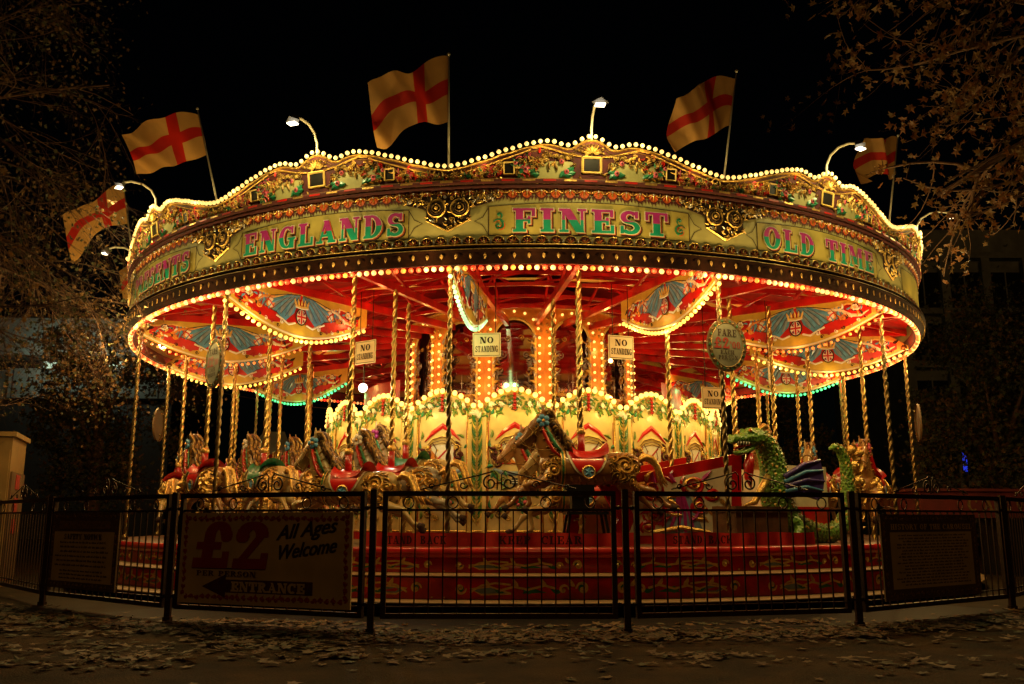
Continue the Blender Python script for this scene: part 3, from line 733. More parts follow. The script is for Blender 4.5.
for k in range(-6, 7):
    if k in (5, 6, -6): continue
    ph = PH0 + STEP * (k + .5); a = radians(ph) - pi / 2
    t = thing('drop_board', SLAB[k], 'painted board', (X0, D0, 0), a, 'painted drop boards under the carousel roof')
    if sboard is None: sboard = sb0.build('board', ['yellow'], t); spaint = spn.build('painting', SPM, t)
    else: link(sboard.data, 'board', t); link(spaint.data, 'painting', t)
    c, _ = cols[k]; nb = 28
    for i in range(nb):
        tt = (i + .5) / nb; r = RI + (RO - RI) * tt
        link(bmesh_ref[c], 'bulb', t, (r, 0, swag_z(r) - .045))
    for r in (4.7, 5.6, 6.5):
        e = {'Y': 2.8, 'Yw': 4.2, 'R': 3., 'G': 2.2, 'Gw': 1.6}[c]
        for sd in (-1, 1):
            aa = radians(ph)
            lamp((X0 + r * sin(aa) + sd * .09 * cos(aa), D0 - r * cos(aa) + sd * .09 * sin(aa), swag_z(r) - .10), e, bm_[c][1], .04)

# =================================================================== CENTRE DRUM
DR = thing('centre_drum', 'painted centre housing with cream crest panels, bulb arches and mirrored orange arches above', 'centre drum', (X0, D0, 0))
RD = 3.6; ND = 20; DS = 18.; DPH = -2.5
HU = RD * math.tan(radians(DS / 2))
def arch_z(u): return 2.62 + .30 * cos(u / HU * pi / 2) ** .9 if abs(u) < HU else 2.62
def centre_panel():
    b = MB(); b.map = flatmap(RD); rnd = random.Random(5)
    us = [-HU + 2 * HU * i / 16 for i in range(17)]
    for i in range(16): b.poly([(us[i], .69), (us[i + 1], .69), (us[i + 1], arch_z(us[i + 1])), (us[i], arch_z(us[i]))], 0, 0)
    b.ribbon([(u, arch_z(u) - .02) for u in us], .05, .003, 1, .02)
    # lower moulding
    b.poly([(-HU, .69), (HU, .69), (HU, .80), (-HU, .80)], .01, 2, .01)
    b.ribbon([(-HU, .82), (HU, .82)], .03, .012, 3, .012)
    # leaf garland below the arch
    for i in range(90):
        u = rnd.uniform(-HU + .03, HU - .03); z = arch_z(u) - rnd.uniform(.07, .26)
        b.leaf(u, z, rnd.uniform(0, 6.3), rnd.uniform(.06, .11), rnd.uniform(.03, .05), .012 + rnd.random() * .02, rnd.choice((4, 4, 5, 6)), .014, rnd.uniform(-.8, .8))
    for s in (-1, 1):
        for j in range(2):
            for q in range(4): b.leaf(s * (.22 + .14 * j) + rnd.uniform(-.02, .02), arch_z(.22) - .12, -pi / 2 + rnd.uniform(-.5, .5), .10, .03, .04 + .003 * q, 7, .012)
    for q in range(5): b.ball((0, arch_z(0) - .06 - q * .055, .035), .030, 8, 8, 4)
    for s in (-1, 1):
        for q in range(3): b.leaf(s * .02, arch_z(0) - .10 - q * .06, 0 if s > 0 else pi, .09, .035, .02, 7, .012, -.6 * s)
    # emblem
    E0 = 2.02
    b.map = lambda u, v, w, f=flatmap(RD): f(u * 1.35, 2.02 + (v - 2.02) * 1.25 - .03, w)
    b.poly([(-.13, E0 - .14), (.13, E0 - .14), (.15, E0 + .10), (-.15, E0 + .10)], .006, 7); b.poly([(-.135, E0 - .14), (.02, E0 - .14), (-.14, E0 + .04)], .0075, 15)
    b.ribbon([(-.10, E0 - .12), (.10, E0 + .08)], .022, .009, 10, .003)
    for x, y in ((-.06, .03), (.06, -.06), (.08, -.10), (.02, -.11)): b.disc(x, E0 + y, .012, .016, .010, 1, 6)
    b.ribbon([(-.16, E0 + .10), (-.12, E0 + .17), (0, E0 + .20), (.12, E0 + .17), (.16, E0 + .10)], .05, .009, 1, .008)
    b.ribbon([(-.22, E0 + .14), (-.12, E0 + .25), (0, E0 + .33), (.12, E0 + .25), (.22, E0 + .14)], [.01, .05, .07, .05, .01], .010, 10, .010)
    b.ribbon([(-.15, E0 + .10), (-.15, E0 - .14), (.15, E0 - .14), (.15, E0 + .10)], .018, .010, 10, .006)
    for q, off in enumerate((.165, .125, .09)): b.ribbon([(-.18 + q * .02, E0 + .05 + off * .3), (-.12, E0 + off), (0, E0 + .03 + off), (.12, E0 + off), (.18 - q * .02, E0 + .05 + off * .3)], .008, .020 + q * .001, 11, .002)
    for s in (-1, 1):
        b.ribbon([(s * .12, E0 + .12), (s * .07, E0 + .04), (s * .09, E0 - .04), (s * .05, E0 - .12)], .010, .0105, 11, .002)
        for q in range(4): b.leaf(s * .20, E0 - .16 + q * .07, (.3 if s > 0 else pi - .3) + .3 * q, .10, .04, .016, 11 if q % 2 else 6, .014, .8 * s)
    for s in (-1, 1):
        b.scroll(s * .21, E0 - .02, .07, 1.5, 1.3, s, .035, .012, 11, .02); b.scroll(s * .19, E0 - .13, .05, 4, 1.2, -s, .03, .012, 11, .02)
        b.scroll(s * .18, E0 + .06, .04, 0, 1.2, s, .025, .014, 1, .02)
    b.ribbon([(-.24, E0 - .21), (-.12, E0 - .25), (0, E0 - .26), (.12, E0 - .25), (.24, E0 - .21)], .05, .012, 12, .012)
    b.map = flatmap(RD)
    for s in (-1, 1): b.ribbon([(s * .40, .95), (s * .40, 2.45)], .010, .004, 8, .002)
    for s in (-1, 1):
        for q in range(9):
            z = 1.0 + q * .15; b.leaf(s * .36, z, pi / 2 + s * .6 * (-1) ** q, .13, .045, .008, (4, 5, 4)[q % 3], .014, .5 * (-1) ** q)
            if q % 2: b.scroll(s * .30, z + .03, .035, q, 1.2, s, .015, .008, 1, .012, 10)
        for q in range(5): b.leaf(s * (.08 + .06 * q), 1.46 + .02 * q * q, (.6 if s > 0 else pi - .6) + .4 * (-1) ** q, .14, .05, .014 + .001 * q, (4, 5, 6)[q % 3], .016, .5)
        b.scroll(s * .24, 1.08, .07, 0, 1.4, s, .024, .010, 6, .014); b.scroll(s * .10, 1.02, .05, 2, 1.4, -s, .02, .010, 1, .014)
    # lower floral
    for i in range(34):
        u = rnd.gauss(0, .17); z = 1.25 + rnd.gauss(0, .06)
        b.leaf(u, z, rnd.uniform(0, 6.3), .10, .045, .01 + rnd.random() * .012, rnd.choice((4, 5, 5)), .014, rnd.uniform(-.6, .6))
    for i in range(9): b.ball((rnd.uniform(-.18, .18), 1.25 + rnd.uniform(-.05, .07), .035), rnd.uniform(.025, .04), rnd.choice((8, 8, 13)), 8, 4)
    for s in (-1, 1):
        b.scroll(s * .17, 1.58, .07, 1, 1.4, s, .02, .01, 4, .015); b.ribbon([(s * .08, 1.45), (s * .18, 1.52), (s * .30, 1.62), (s * .34, 1.72)], [.02, .03, .03, .01], .01, 5, .014)
        b.leaf(s * .25, 1.58, 1.4, .14, .05, .02, 4, .014); b.leaf(s * .12, 1.62, 1.7, .12, .05, .02, 5, .014)
    b.box(-.045, 1.50, .012, .045, 1.60, .06, 14); b.ribbon([(-.05, 1.56), (.05, 1.56)], .012, .062, 7, .003); b.ribbon([(-.05, 1.53), (.05, 1.53)], .012, .062, 7, .003)
    return b
CPM = ['cream2', 'goldpaint', 'red', 'gold', 'leafg', 'green', 'golddk', 'white', 'red', 'yellow', 'reddk', 'maroon', 'greyblue', 'pink', 'grey', 'orange']
def pilaster():
    b = MB(); b.map = flatmap(RD / cos(radians(DS / 2)) - .02)
    b.box(-.14, .70, -.02, .14, 2.60, .025, 0)
    z = .95
    while z < 2.5:
        for s in (-1, 1):
            b.leaf(s * .012, z, pi / 2 - s * .85, .17, .038, .027, (1, 2, 1, 5)[int(z * 18) % 4], .018, s * .5)
        z += .055
    b.ribbon([(0, .9), (0, 2.55)], .014, .03, 3, .02)
    for s in (-1, 1): b.tube([(s * .15, .72, .01), (s * .15, 2.58, .01)], .013, 6, 3)
    for q in range(4): b.leaf(0, 2.50 + q * .02, pi / 2 + (q - 1.5) * .7, .13, .06, .035 + q * .003, 4, .018)
    return b
cp = centre_panel(); pi_ = pilaster(); cpo = pio = None
aref = bulb_mesh('arch_bulb', .042, 'bulbw')
for j in range(ND):
    ph = DPH + DS * j; ph = (ph + 180) % 360 - 180
    if abs(ph) > 120: continue
    if cpo is None: cpo = cp.build('crest_panel', CPM, DR, rotz=radians(ph)); pio = pi_.build('pilaster', ['cream2', 'leafg', 'goldpaint', 'gold', 'white', 'green'], DR, rotz=radians(ph + DS / 2)); pn = cpo
    else: pn = link(cpo.data, 'crest_panel', DR, rotz=radians(ph)); link(pio.data, 'pilaster', DR, rotz=radians(ph + DS / 2))
    nb = 11; fm_ = flatmap(RD)
    for i in range(nb):
        u = -HU + 2 * HU * (i + .5) / nb; link(aref, 'arch_bulb', pn, fm_(u, arch_z(u) + .02, .03))
    for (u, z, e) in ((-.3, 2.78, 6.5), (.3, 2.78, 6.5)):
        p = flatmap(RD, ph)(u, z - .16, .36); lamp((X0 + p[0], D0 + p[1], p[2] - .02), e * (1 if abs(ph) < 62 else .45), (1, .70, .16), .04)
b = MB(); b.lathe([(RD + .02, 2.60), (2.2, 2.72)], 40, 0, sm=False); b.lathe([(3.4, .69), (3.4, 2.6)], 40, 1, sm=False)
b.build('drum_shelf', ['red', 'maroon'], DR)
# upper drum with arched mirrors
RU = 2.08; NU = 13; US = 360 / NU; UPH = -18.2 + US / 2; HUU = RU * math.tan(radians(US / 2))
def upper_panel():
    b = MB(); b.map = flatmap(RU)
    aw, z0, zs = .355, 2.72, 4.02     # opening half width, bottom, spring
    op = [(-aw, z0), (-aw, zs)] + [(-aw * cos(t), zs + .36 * sin(t)) for t in [pi * i / 12 for i in range(1, 12)]] + [(aw, zs), (aw, z0)]
    top = 4.62
    # front sheet around the opening as strips
    for i in range(len(op) - 1):
        (x0, y0), (x1, y1) = op[i], op[i + 1]
        if i == 0: b.poly([(-HUU, z0), (x0, y0), (x1, y1), (-HUU, y1)], 0, 0)
        elif i == len(op) - 2: b.poly([(x0, y0), (x1, y1), (HUU, z0), (HUU, y0)][::-1], 0, 0)
        else: b.poly([(x0, y0), (x1, y1), (x1, top), (x0, top)][::-1], 0, 0)
    b.poly([(-HUU, zs), (-aw, zs), (-aw, top), (-HUU, top)], 0, 0); b.poly([(aw, zs), (HUU, zs), (HUU, top), (aw, top)], 0, 0)
    b.ribbon(op, .05, .006, 1, .02)
    b.ribbon([(-HUU, top - .03), (HUU, top - .03)], .06, .006, 2, .02)
    rnd = random.Random(2)
    for s in (-1, 1):
        for q in range(12):
            z = 2.8 + q * .11; b.leaf(s * aw, z, pi / 2 + s * .3 * (-1) ** q, .12, .045, .02, 3 if q % 2 else 1, .02, s * .8)
        for q in range(3): b.scroll(s * (HUU - .06), 4.15 + q * .12, .035, rnd.random() * 6, 1.2, s, .018, .006, 2, .014)
    return b
def mirror_pane():
    b = MB(); b.map = flatmap(RU - .10)
    b.poly([(-.42, 2.72), (.42, 2.72), (.42, 4.45), (-.42, 4.45)], 0, 0)
    return b
def balcony():
    b = MB(); b.map = flatmap(RU - .05)
    b.box(-.27, 3.05, 0, .27, 3.10, .04, 1); b.box(.1, 2.75, 0, .27, 3.05, .03, 1); b.box(-.27, 2.75, -.01, .1, 3.05, .01, 0)
    rn_ = random.Random(6)
    for s in (-1, 1):
        for q in range(60):
            z = 2.95 + rn_.random() * 1.15; b.leaf(s * (.34 - .16 * rn_.random() * max(.35, 3.9 - z)), z, rn_.uniform(0, 6.3), .11, .035, .02 + rn_.random() * .02, (3, 3, 4)[q % 3], .02, rn_.uniform(-1, 1))
        b.scroll(s * .2, 3.75, .06, 1, 1.3, s, .02, .03, 3, .015); b.scroll(s * .12, 4.05, .05, 3, 1.3, -s, .018, .03, 4, .015)
    b.scroll(.18, 2.92, .05, 0, 1.4, 1, .012, .034, 2, .004)
    b.ball((.03, 3.3, .03), .035, 3, 6, 4, (1.2, .5, .5)); b.tube([(.03, 3.1, .03), (.03, 3.45, .03)], .008, 5, 3)
    return b
up = upper_panel(); mp = mirror_pane(); bc = balcony(); upo = None
uref = bulb_mesh('panel_bulb', .024, 'bulbw')
for j in range(NU):
    ph = UPH + US * j; ph = (ph + 180) % 360 - 180
    if abs(ph) > 115: continue
    if upo is None:
        upo = up.build('arch_panel', ['orange', 'goldpaint', 'gold', 'silver'], DR, rotz=radians(ph)); pn = upo
        mpo = mp.build('mirror', ['mirror'], pn); bco = bc.build('organ_front', ['black', 'goldpaint', 'maroon', 'silver', 'gold'], pn)
    else:
        pn = link(upo.data, 'arch_panel', DR, rotz=radians(ph)); link(mpo.data, 'mirror', pn); link(bco.data, 'organ_front', pn)
    fm_ = flatmap(RU); pts = [(s * .43, 2.95 + i * .135) for s in (-1, 1) for i in range(9)] + [(-.42 * cos(t), 4.1 + .40 * sin(t)) for t in [pi * (i + .5) / 7 for i in range(7)]]
    for u, z in pts: link(uref, 'panel_bulb', pn, fm_(u, z, .035))
    for z in (3.2, 3.9):
        p = flatmap(RU, ph + US / 2)(0, z, .30); lamp((X0 + p[0], D0 + p[1], p[2]), 4, (1, .48, .10), .04)
b = MB()
b.lathe([(RU - .2, 2.7), (RU - .2, 4.7), (1.2, 5.2)], 26, 0, sm=False)
b.build('inner_core', ['reddk'], DR)
b = MB(); 
b.lathe([(3.0, 2.66), (3.0, 3.30), (2.96, 3.32)], 60, 0, radians(52), radians(178), sm=False); b.lathe([(3.0, 2.66), (3.0, 3.30), (2.96, 3.32)], 60, 0, radians(-178), radians(-44), sm=False)
b.build('red_skirt', ['red'], DR)

# red banner on the deck edge
t = thing('warning_banner', 'red cloth banner reading STAND BACK and KEEP CLEAR along the deck edge', 'banner', (X0, D0, 0))
b = MB(); b.map = cylmap(6.98)
n = 80
def bw(u): return .012 * sin(u * 9) + .008 * sin(u * 23)
for a0, a1 in ((-1.95, 1.22), (1.38, 3.6)):
    vs = []
    for i in range(n + 1):
        u = a0 + (a1 - a0) * i / n; vs += [(u, .695, bw(u)), (u, .845 + .006 * sin(u * 7), bw(u + .1))]
    b.add(vs, [(2 * i, 2 * i + 2, 2 * i + 3, 2 * i + 1) for i in range(n)], 0, True)
b.build('cloth', ['banner'], t)
b = MB(); b.map = cylmap(6.98)
for s_, x, wd in (('STAND', -1.68, .36), ('BACK', -1.23, .30), ('KEEP', -.35, .36), ('CLEAR', .12, .46), ('STAND', 1.62, .36), ('BACK', 2.06, .3)):
    lettering(b, s_, x, .725, wd, .09, .022, 0)
b.build('lettering', ['maroon'], t)

# =================================================================== HORSES
ST = [(-.74, .03, .02, .02), (-.70, .03, .10, .09), (-.62, .02, .165, .15), (-.48, .0, .20, .185), (-.30, -.01, .195, .185), (-.10, -.02, .19, .18), (.08, -.02, .195, .18), (.22, -.01, .21, .18), (.34, .01, .20, .16), (.44, .03, .15, .12), (.50, .05, .08, .07), (.52, .05, .02, .02)]
def trunk_at(x):
    for (x0, c0, z0, y0), (x1, c1, z1, y1) in zip(ST, ST[1:]):
        if x0 <= x <= x1:
            t = (x - x0) / (x1 - x0); return c0 + (c1 - c0) * t, z0 + (z1 - z0) * t, y0 + (y1 - y0) * t
    return .0, .02, .02
def side_y(x, z):
    c, rz, ry = trunk_at(x); q = (z - c) / rz
    return ry * sqrt(max(0, 1 - q * q))
def horse_body():
    b = MB()
    b.loft([((x, 0, c), (0, ry, 0), (0, 0, rz)) for x, c, rz, ry in ST], 20)
    # neck
    def sec(c, t, a, w):   # ellipse perpendicular to direction t in xz plane
        t = Vector((t[0], 0, t[1])).normalized(); nrm = Vector((-t.z, 0, t.x)); return (c, nrm * a, Vector((0, w, 0)))
    b.loft([sec((.24, 0, .02), (.6, 1), .17, .13), sec((.34, 0, .14), (.55, 1), .165, .12), sec((.41, 0, .27), (.4, 1), .148, .10), sec((.455, 0, .39), (.25, 1), .128, .085), sec((.48, 0, .49), (.15, 1), .108, .072), sec((.50, 0, .57), (.3, 1), .06, .05), sec((.50, 0, .60), (.3, 1), .02, .02)], 16)
    # head
    hd = (.30, -.27)
    b.loft([sec((.44, 0, .565), hd, .04, .04), sec((.48, 0, .535), hd, .112, .076), sec((.54, 0, .48), hd, .122, .08), sec((.61, 0, .415), hd, .098, .066), sec((.68, 0, .35), hd, .070, .052), sec((.74, 0, .295), hd, .066, .052), sec((.78, 0, .262), hd, .054, .048), sec((.80, 0, .245), hd, .015, .015)], 16)
    b.loft([sec((.56, 0, .37), (.4, -.45), .03, .03), sec((.63, 0, .295), (.4, -.45), .028, .03), sec((.69, 0, .225), (.4, -.4), .024, .028), sec((.705, 0, .21), (.4, -.4), .008, .01)], 10)
    for s in (-1, 1):
        b.loft([((.47, s * .04, .60), (.028, 0, 0), (0, .018, 0)), ((.463, s * .052, .68), (.034, 0, 0), (0, .018, 0)), ((.475, s * .050, .775), (.006, 0, 0), (0, .005, 0))], 8)
    def limb(pts): b.tube([p[0] for p in pts], [p[1] for p in pts], 12)
    s = 1
    limb([((.34, .09 * s, .0), .10), ((.40, .12 * s, -.12), .085), ((.50, .12 * s, -.20), .062), ((.66, .12 * s, -.20), .046), ((.70, .12 * s, -.215), .048), ((.68, .12 * s, -.30), .03), ((.66, .12 * s, -.38), .028), ((.655, .12 * s, -.42), .036), ((.69, .12 * s, -.47), .03)])
    s = -1
    limb([((.34, .09 * s, .0), .10), ((.42, .12 * s, -.12), .085), ((.54, .12 * s, -.20), .062), ((.70, .12 * s, -.27), .046), ((.745, .12 * s, -.29), .046), ((.80, .12 * s, -.37), .030), ((.85, .12 * s, -.43), .034), ((.90, .12 * s, -.46), .03)])
    for s, dx, dz in ((1, 0, 0), (-1, .10, -.05)):
        limb([((-.50, .10 * s, -.02), .13), ((-.54, .12 * s, -.15), .12), ((-.60 + dx * .3, .125 * s, -.24), .085), ((-.76 + dx, .12 * s, -.27 + dz), .055), ((-.84 + dx, .12 * s, -.28 + dz), .05), ((-.92 + dx, .12 * s, -.36 + dz), .032), ((-.99 + dx, .12 * s, -.43 + dz), .029), ((-1.02 + dx, .12 * s, -.455 + dz), .037), ((-1.07 + dx, .12 * s, -.46 + dz), .03)])
    o = b.build('body', ['horsecream'])
    md = o.modifiers.new('r', 'REMESH'); md.mode = 'VOXEL'; md.voxel_size = .013; md.use_smooth_shade = True
    sm = o.modifiers.new('s', 'SMOOTH'); sm.iterations = 3; sm.factor = .6
    dg = bpy.context.evaluated_depsgraph_get(); dg.update()
    me = bpy.data.meshes.new_from_object(o.evaluated_get(dg)); me.name = 'horse_body'
    bpy.data.objects.remove(o)
    if not me.materials: me.materials.append(M['horsecream'])
    return me
HBODY = horse_body()
from mathutils.bvhtree import BVHTree
HBVH = BVHTree.FromPolygons([tuple(v.co) for v in HBODY.vertices], [tuple(p.vertices) for p in HBODY.polygons])
def body_y(x, z, s):
    h = HBVH.ray_cast(Vector((x, s * 1.0, z)), Vector((0, -s, 0)))
    if h[0] is None or h[0].y * s < .01: return None
    return h[0].y
def on_body(s):
    last = [.1 * s]
    def f(u, v, w):
        y = body_y(u, v, s)
        if y is None: y = last[0] * .8
        last[0] = y
        return (u, y + s * (w * 1.15 - .004), v)
    return f
def horse_proto():
    root = thing('carousel_horse', 'x', 'carousel horse')
    def part(mb, name, mats, par=root): return mb.build(name, mats, par)
    bo = link(HBODY, 'body', root)
    rnd = random.Random(4)
    # hooves
    for p, q in (((.69, .12, -.47), (.73, .12, -.53)), ((.90, -.12, -.46), (.95, -.12, -.50)), ((-1.07, .12, -.46), (-1.13, .12, -.49)), ((-.97, -.12, -.51), (-1.03, -.12, -.54))):
        b = MB(); b.tube([p, q], [.034, .048], 10); part(b, 'hoof', ['dark'])
    # mane: carved locks down the neck
    b = MB()
    for i in range(15):
        t = i / 14; bx = .44 - .26 * t + .02 * sin(t * 5); bz = .66 - .46 * t
        for s in (-1, 0, 1):
            L = .17 + .05 * rnd.random(); yy = s * .045
            pts = [(bx + .02, yy * .6, bz)]
            for q in range(1, 6):
                u = q / 5; pts.append((bx + .02 - .10 * sin(u * 2.0) - .05 * u, yy + s * .03 * u + .02 * sin(u * 6 + i), bz + .03 - .17 * u * u * L / .17 + .02 * sin(u * 5)))
            b.tube(pts, [.020, .028, .028, .023, .015, .004], 6, m=0 if (i + s) % 3 else 1)
    b.tube([(.48, 0, .66), (.53, 0, .63), (.58, 0, .56), (.60, 0, .52)], [.02, .03, .02, .006], 6)
    part(b, 'mane', ['gold', 'golddk'])
    # tail
    b = MB()
    for i in range(9):
        o = (rnd.uniform(-.03, .03), rnd.uniform(-.04, .04), rnd.uniform(-.03, .03)); k2 = rnd.uniform(.8, 1.1)
        pts = [(-.70, o[1] * .4, .08), (-.79 + o[0], o[1] * .8, .15 * k2), (-.88 + o[0], o[1], .12 * k2), (-.95, o[1] * 1.3, .0), (-.98 + o[0], o[1] * 1.6, -.13 * k2), (-1.03 + o[0] * 2, o[1] * 1.6, -.22 * k2)]
        b.tube(pts, [.02, .035, .035, .03, .022, .004], 6, m=i % 3 == 0)
    part(b, 'tail', ['gold', 'golddk'])
    # saddle cloth wraps over the back, U shaped lower edge
    def shell(x0, x1, low, off, m_, b, n=14, k=18):
        vs = []; 
        for i in range(n + 1):
            x = x0 + (x1 - x0) * i / n; c, rz, ry = trunk_at(x); t = (x - x0) / (x1 - x0) * 2 - 1
            amax = low * sqrt(max(0.05, 1 - t * t * .85))
            for j in range(k + 1):
                a = -amax + 2 * amax * j / k
                vs.append((x, (ry + off) * sin(a), c + (rz + off) * cos(a)))
        b.add(vs, [(i * (k + 1) + j, i * (k + 1) + j + 1, (i + 1) * (k + 1) + j + 1, (i + 1) * (k + 1) + j) for i in range(n) for j in range(k)], m_, True)
    b = MB(); shell(-.30, .20, 2.05, .014, 1, b); shell(-.275, .175, 1.92, .022, 0, b); shell(-.27, -.24, 1.2, .03, 2, b)
    # seat: dished with raised pommel and cantle
    vs = []; n = 12; k = 10
    for i in range(n + 1):
        x = -.30 + .44 * i / n; t = i / n; h = .035 + .10 * (1 - t) ** 6 + .07 * t ** 8
        c, rz, ry = trunk_at(x)
        for j in range(k + 1):
            a = -.95 + 1.9 * j / k; vs.append((x - .05 * (h - .035), (ry + h * .6) * sin(a), c + (rz + h) * cos(a)))
    b.add(vs, [(i * (k + 1) + j, i * (k + 1) + j + 1, (i + 1) * (k + 1) + j + 1, (i + 1) * (k + 1) + j) for i in range(n) for j in range(k)], 0, True)
    sd = part(b, 'saddle', ['red', 'pale', 'gold'])
    b = MB()
    for s in (-1, 1):
        y = (side_y(-.05, -.07) + .034)
        b.map = lambda u, v, w, s=s, y=y: (-.05 + u, s * (y + w + .0), -.06 + v)
        b.disc(0, 0, .085, .085, 0, 0, 18, .006); b.ribbon([(.075 * cos(a), .075 * sin(a)) for a in [i * pi / 8 for i in range(17)]], .02, .008, 1, .008)
        for q in range(5):
            a = q * 2 * pi / 5 + .3; b.leaf(0, 0, a, .06, .035, .008, 2, .008, .3)
    part(b, 'medallion', ['greyblue', 'gold', 'blue'], sd)
    # chest and shoulder band
    b = MB()
    for x, m_, wd in ((.255, 0, .04), (.235, 1, .016), (.275, 1, .016)):
        c, rz, ry = trunk_at(x)
        vs = []
        for i in range(33):
            a = 2 * pi * i / 32; q = .018 if m_ == 0 else .026
            vs += [(x - wd / 2, (ry + q) * sin(a), c + (rz + q) * cos(a)), (x + wd / 2, (ry + q) * sin(a), c + (rz + q) * cos(a))]
        b.add(vs, [(2 * i, 2 * i + 2, 2 * i + 3, 2 * i + 1) for i in range(32)], m_, True)
    part(b, 'girth_band', ['green', 'gold'])
    # carved scroll relief on rump and shoulder
    b = MB(); b2 = MB()
    for s in (-1, 1):
        b.map = on_body(s); b2.map = on_body(s)
        for (cx, cz, r, a, tr, wd) in ((-.50, .02, .12, .5, 2.0, .05), (-.645, -.01, .07, 2.5, 1.7, .04), (.37, -.03, .09, 1, 1.8, .045), (-.40, -.11, .055, 0, 1.5, .035), (.32, .10, .055, 3, 1.4, .035), (.44, .04, .045, 3, 1.3, .03), (-.58, -.16, .06, 1, 1.5, .035), (-.36, .10, .05, 2, 1.4, .035), (.43, -.11, .045, 4, 1.4, .03)):
            b.scroll(cx, cz, r, a, tr, 1, wd, .0, 0, .034, 30)
        for i in range(16):
            a = i * 2 * pi / 16; b2.leaf(-.50 + .125 * cos(a), .01 + .125 * sin(a), a + .6, .09, .036, .0, i % 2, .026, .6)
        for i in range(10):
            a = i * .63; b2.leaf(.37 + .09 * cos(a), -.02 + .09 * sin(a), a + .6, .075, .032, 0, i % 2, .024, .6)
        for i in range(26):
            q = rnd.random(); b2.leaf(rnd.uniform(-.66, -.34), rnd.uniform(-.2, .12), rnd.uniform(0, 6.3), .07, .03, 0, i % 2, .022, .8)
        for i in range(14): b2.leaf(-.28 + .05 * i, -.165 + .01 * sin(i * 2), (0, pi)[i % 2] + .4, .075, .03, 0, i % 2, .02, .6)
        for i in range(7): b2.leaf(.50 + .012 * i, .58 - .028 * i, -.7 + .6 * (-1) ** i, .06, .022, 0, 0, .014, .5)
        for i in range(9): b2.leaf(.30 + .018 * i, .08 + .05 * i, 1.1 + .5 * (-1) ** i, .10, .036, 0, 0, .026, .5 * (-1) ** i)
        for i in range(6): b2.leaf(-.52 - .03 * i, -.16 - .02 * i, 3.9, .09, .03, 0, i % 2, .02, .4)
        for i in range(5): b2.leaf(.42 + .04 * i, -.14 - .012 * i, -.6, .07, .026, 0, i % 2, .018, .4)
    part(b, 'scroll_carving', ['gold', 'golddk']); part(b2, 'leaf_carving', ['gold', 'golddk'])
    # neck shield strip & reins
    b = MB()
    for s in (-1, 1):
        b.tube([(.50, s * .07, .52), (.47, s * .085, .42), (.42, s * .10, .30), (.36, s * .12, .19), (.28, s * .15, .12)], [.020, .040, .048, .046, .03], 8, 0, flat=.5)
        b.tube([(.455, s * .074, .50), (.40, s * .09, .39), (.34, s * .108, .27), (.27, s * .13, .19)], [.012, .026, .028, .016], 8, 1, flat=.5)
        for q in range(6): b.ball((.49 - .033 * q, s * (.098 + .010 * q), .47 - .06 * q), .014, 2, 6, 4)
        b.tube([(.76, s * .052, .275), (.66, s * .066, .36), (.56, s * .084, .46), (.50, s * .08, .56)], .006, 5, 2)
        b.tube([(.74, s * .05, .285), (.62, s * .10, .22), (.46, s * .14, .20), (.25, s * .12, .24), (.13, s * .04, .25)], .005, 5, 2)
    for c, rr, rw in (((.725, 0, .31), .074, .060), ((.60, 0, .425), .108, .076)):
        t = Vector((.30, 0, -.27)).normalized(); nrm = Vector((-t.z, 0, t.x))
        b.tube([Vector(c) + nrm * rr * cos(a) + Vector((0, rw * sin(a), 0)) for a in [i * pi / 8 for i in range(17)]], .007, 5, 2, cap=False)
    part(b, 'bridle', ['red', 'green', 'golddk'])
    b = MB()
    for s in (-1, 1):
        for q in range(5):
            a = q * 2 * pi / 5; b.ball((.48 + .05 * cos(a), s * .086, .565 + .05 * sin(a)), .036, 0, 8, 4, (1, .6, 1))
        b.ball((.48, s * .115, .565), .022, 1, 8, 4)
    part(b, 'rosette', ['blue', 'gold'])
    for s in (-1, 1):
        b = MB(); b.ball((.565, s * .076, .495), .017, 0, 8, 5); part(b, 'eye', ['black'])
    b = MB()
    for s in (-1, 1):
        b.bar((-.02, s * .16, -.30), (.08, s * .28, -.32), .03, .015); b.cbox((.08, s * .30, -.325), (.14, .09, .02))
    part(b, 'foot_rest', ['wood'])
    return root
HP = horse_proto()
# pole shared by the horses: red sleeve through the body
pb = twist(.0, 3.45, .029, .14); POLE = pb.build('pole', ['brass'], HP)
b = MB(); b.tube([(0, 0, .12), (0, 0, .42)], .045, 12, 0); b.ball((0, 0, .44), .06, 1, 10, 5); SLV = b.build('pole_sleeve', ['red', 'gold'], HP)
BODYM = ['horsecream', 'horsebrown', 'horsegrey', 'skin']
FLOW = ['blue', 'white', 'pink', 'magenta', 'blue']
SAD = ['red', 'green', 'red', 'blue', 'red']
hz = {(0, 6.15): .92, (-1, 6.15): .70, (-2, 6.15): .84, (-3, 6.15): .78, (2, 6.15): .80, (0, 5.3): .62, (-1, 5.3): .80, (0, 4.5): .85, (-1, 4.5): .95}
FIX = {(0, 6.15): (1, 0, 0), (-1, 6.15): (0, 0, 0), (-1, 5.3): (2, 1, 0), (-1, 4.5): (0, 3, 1), (0, 5.3): (0, 2, 0), (0, 4.5): (3, 0, 1), (2, 6.15): (3, 2, 0), (-2, 6.15): (1, 0, 0), (-2, 5.3): (0, 1, 1), (-2, 4.5): (3, 4, 0)}
ROWN = {6.15: 'outer', 5.3: 'middle', 4.5: 'inner'}
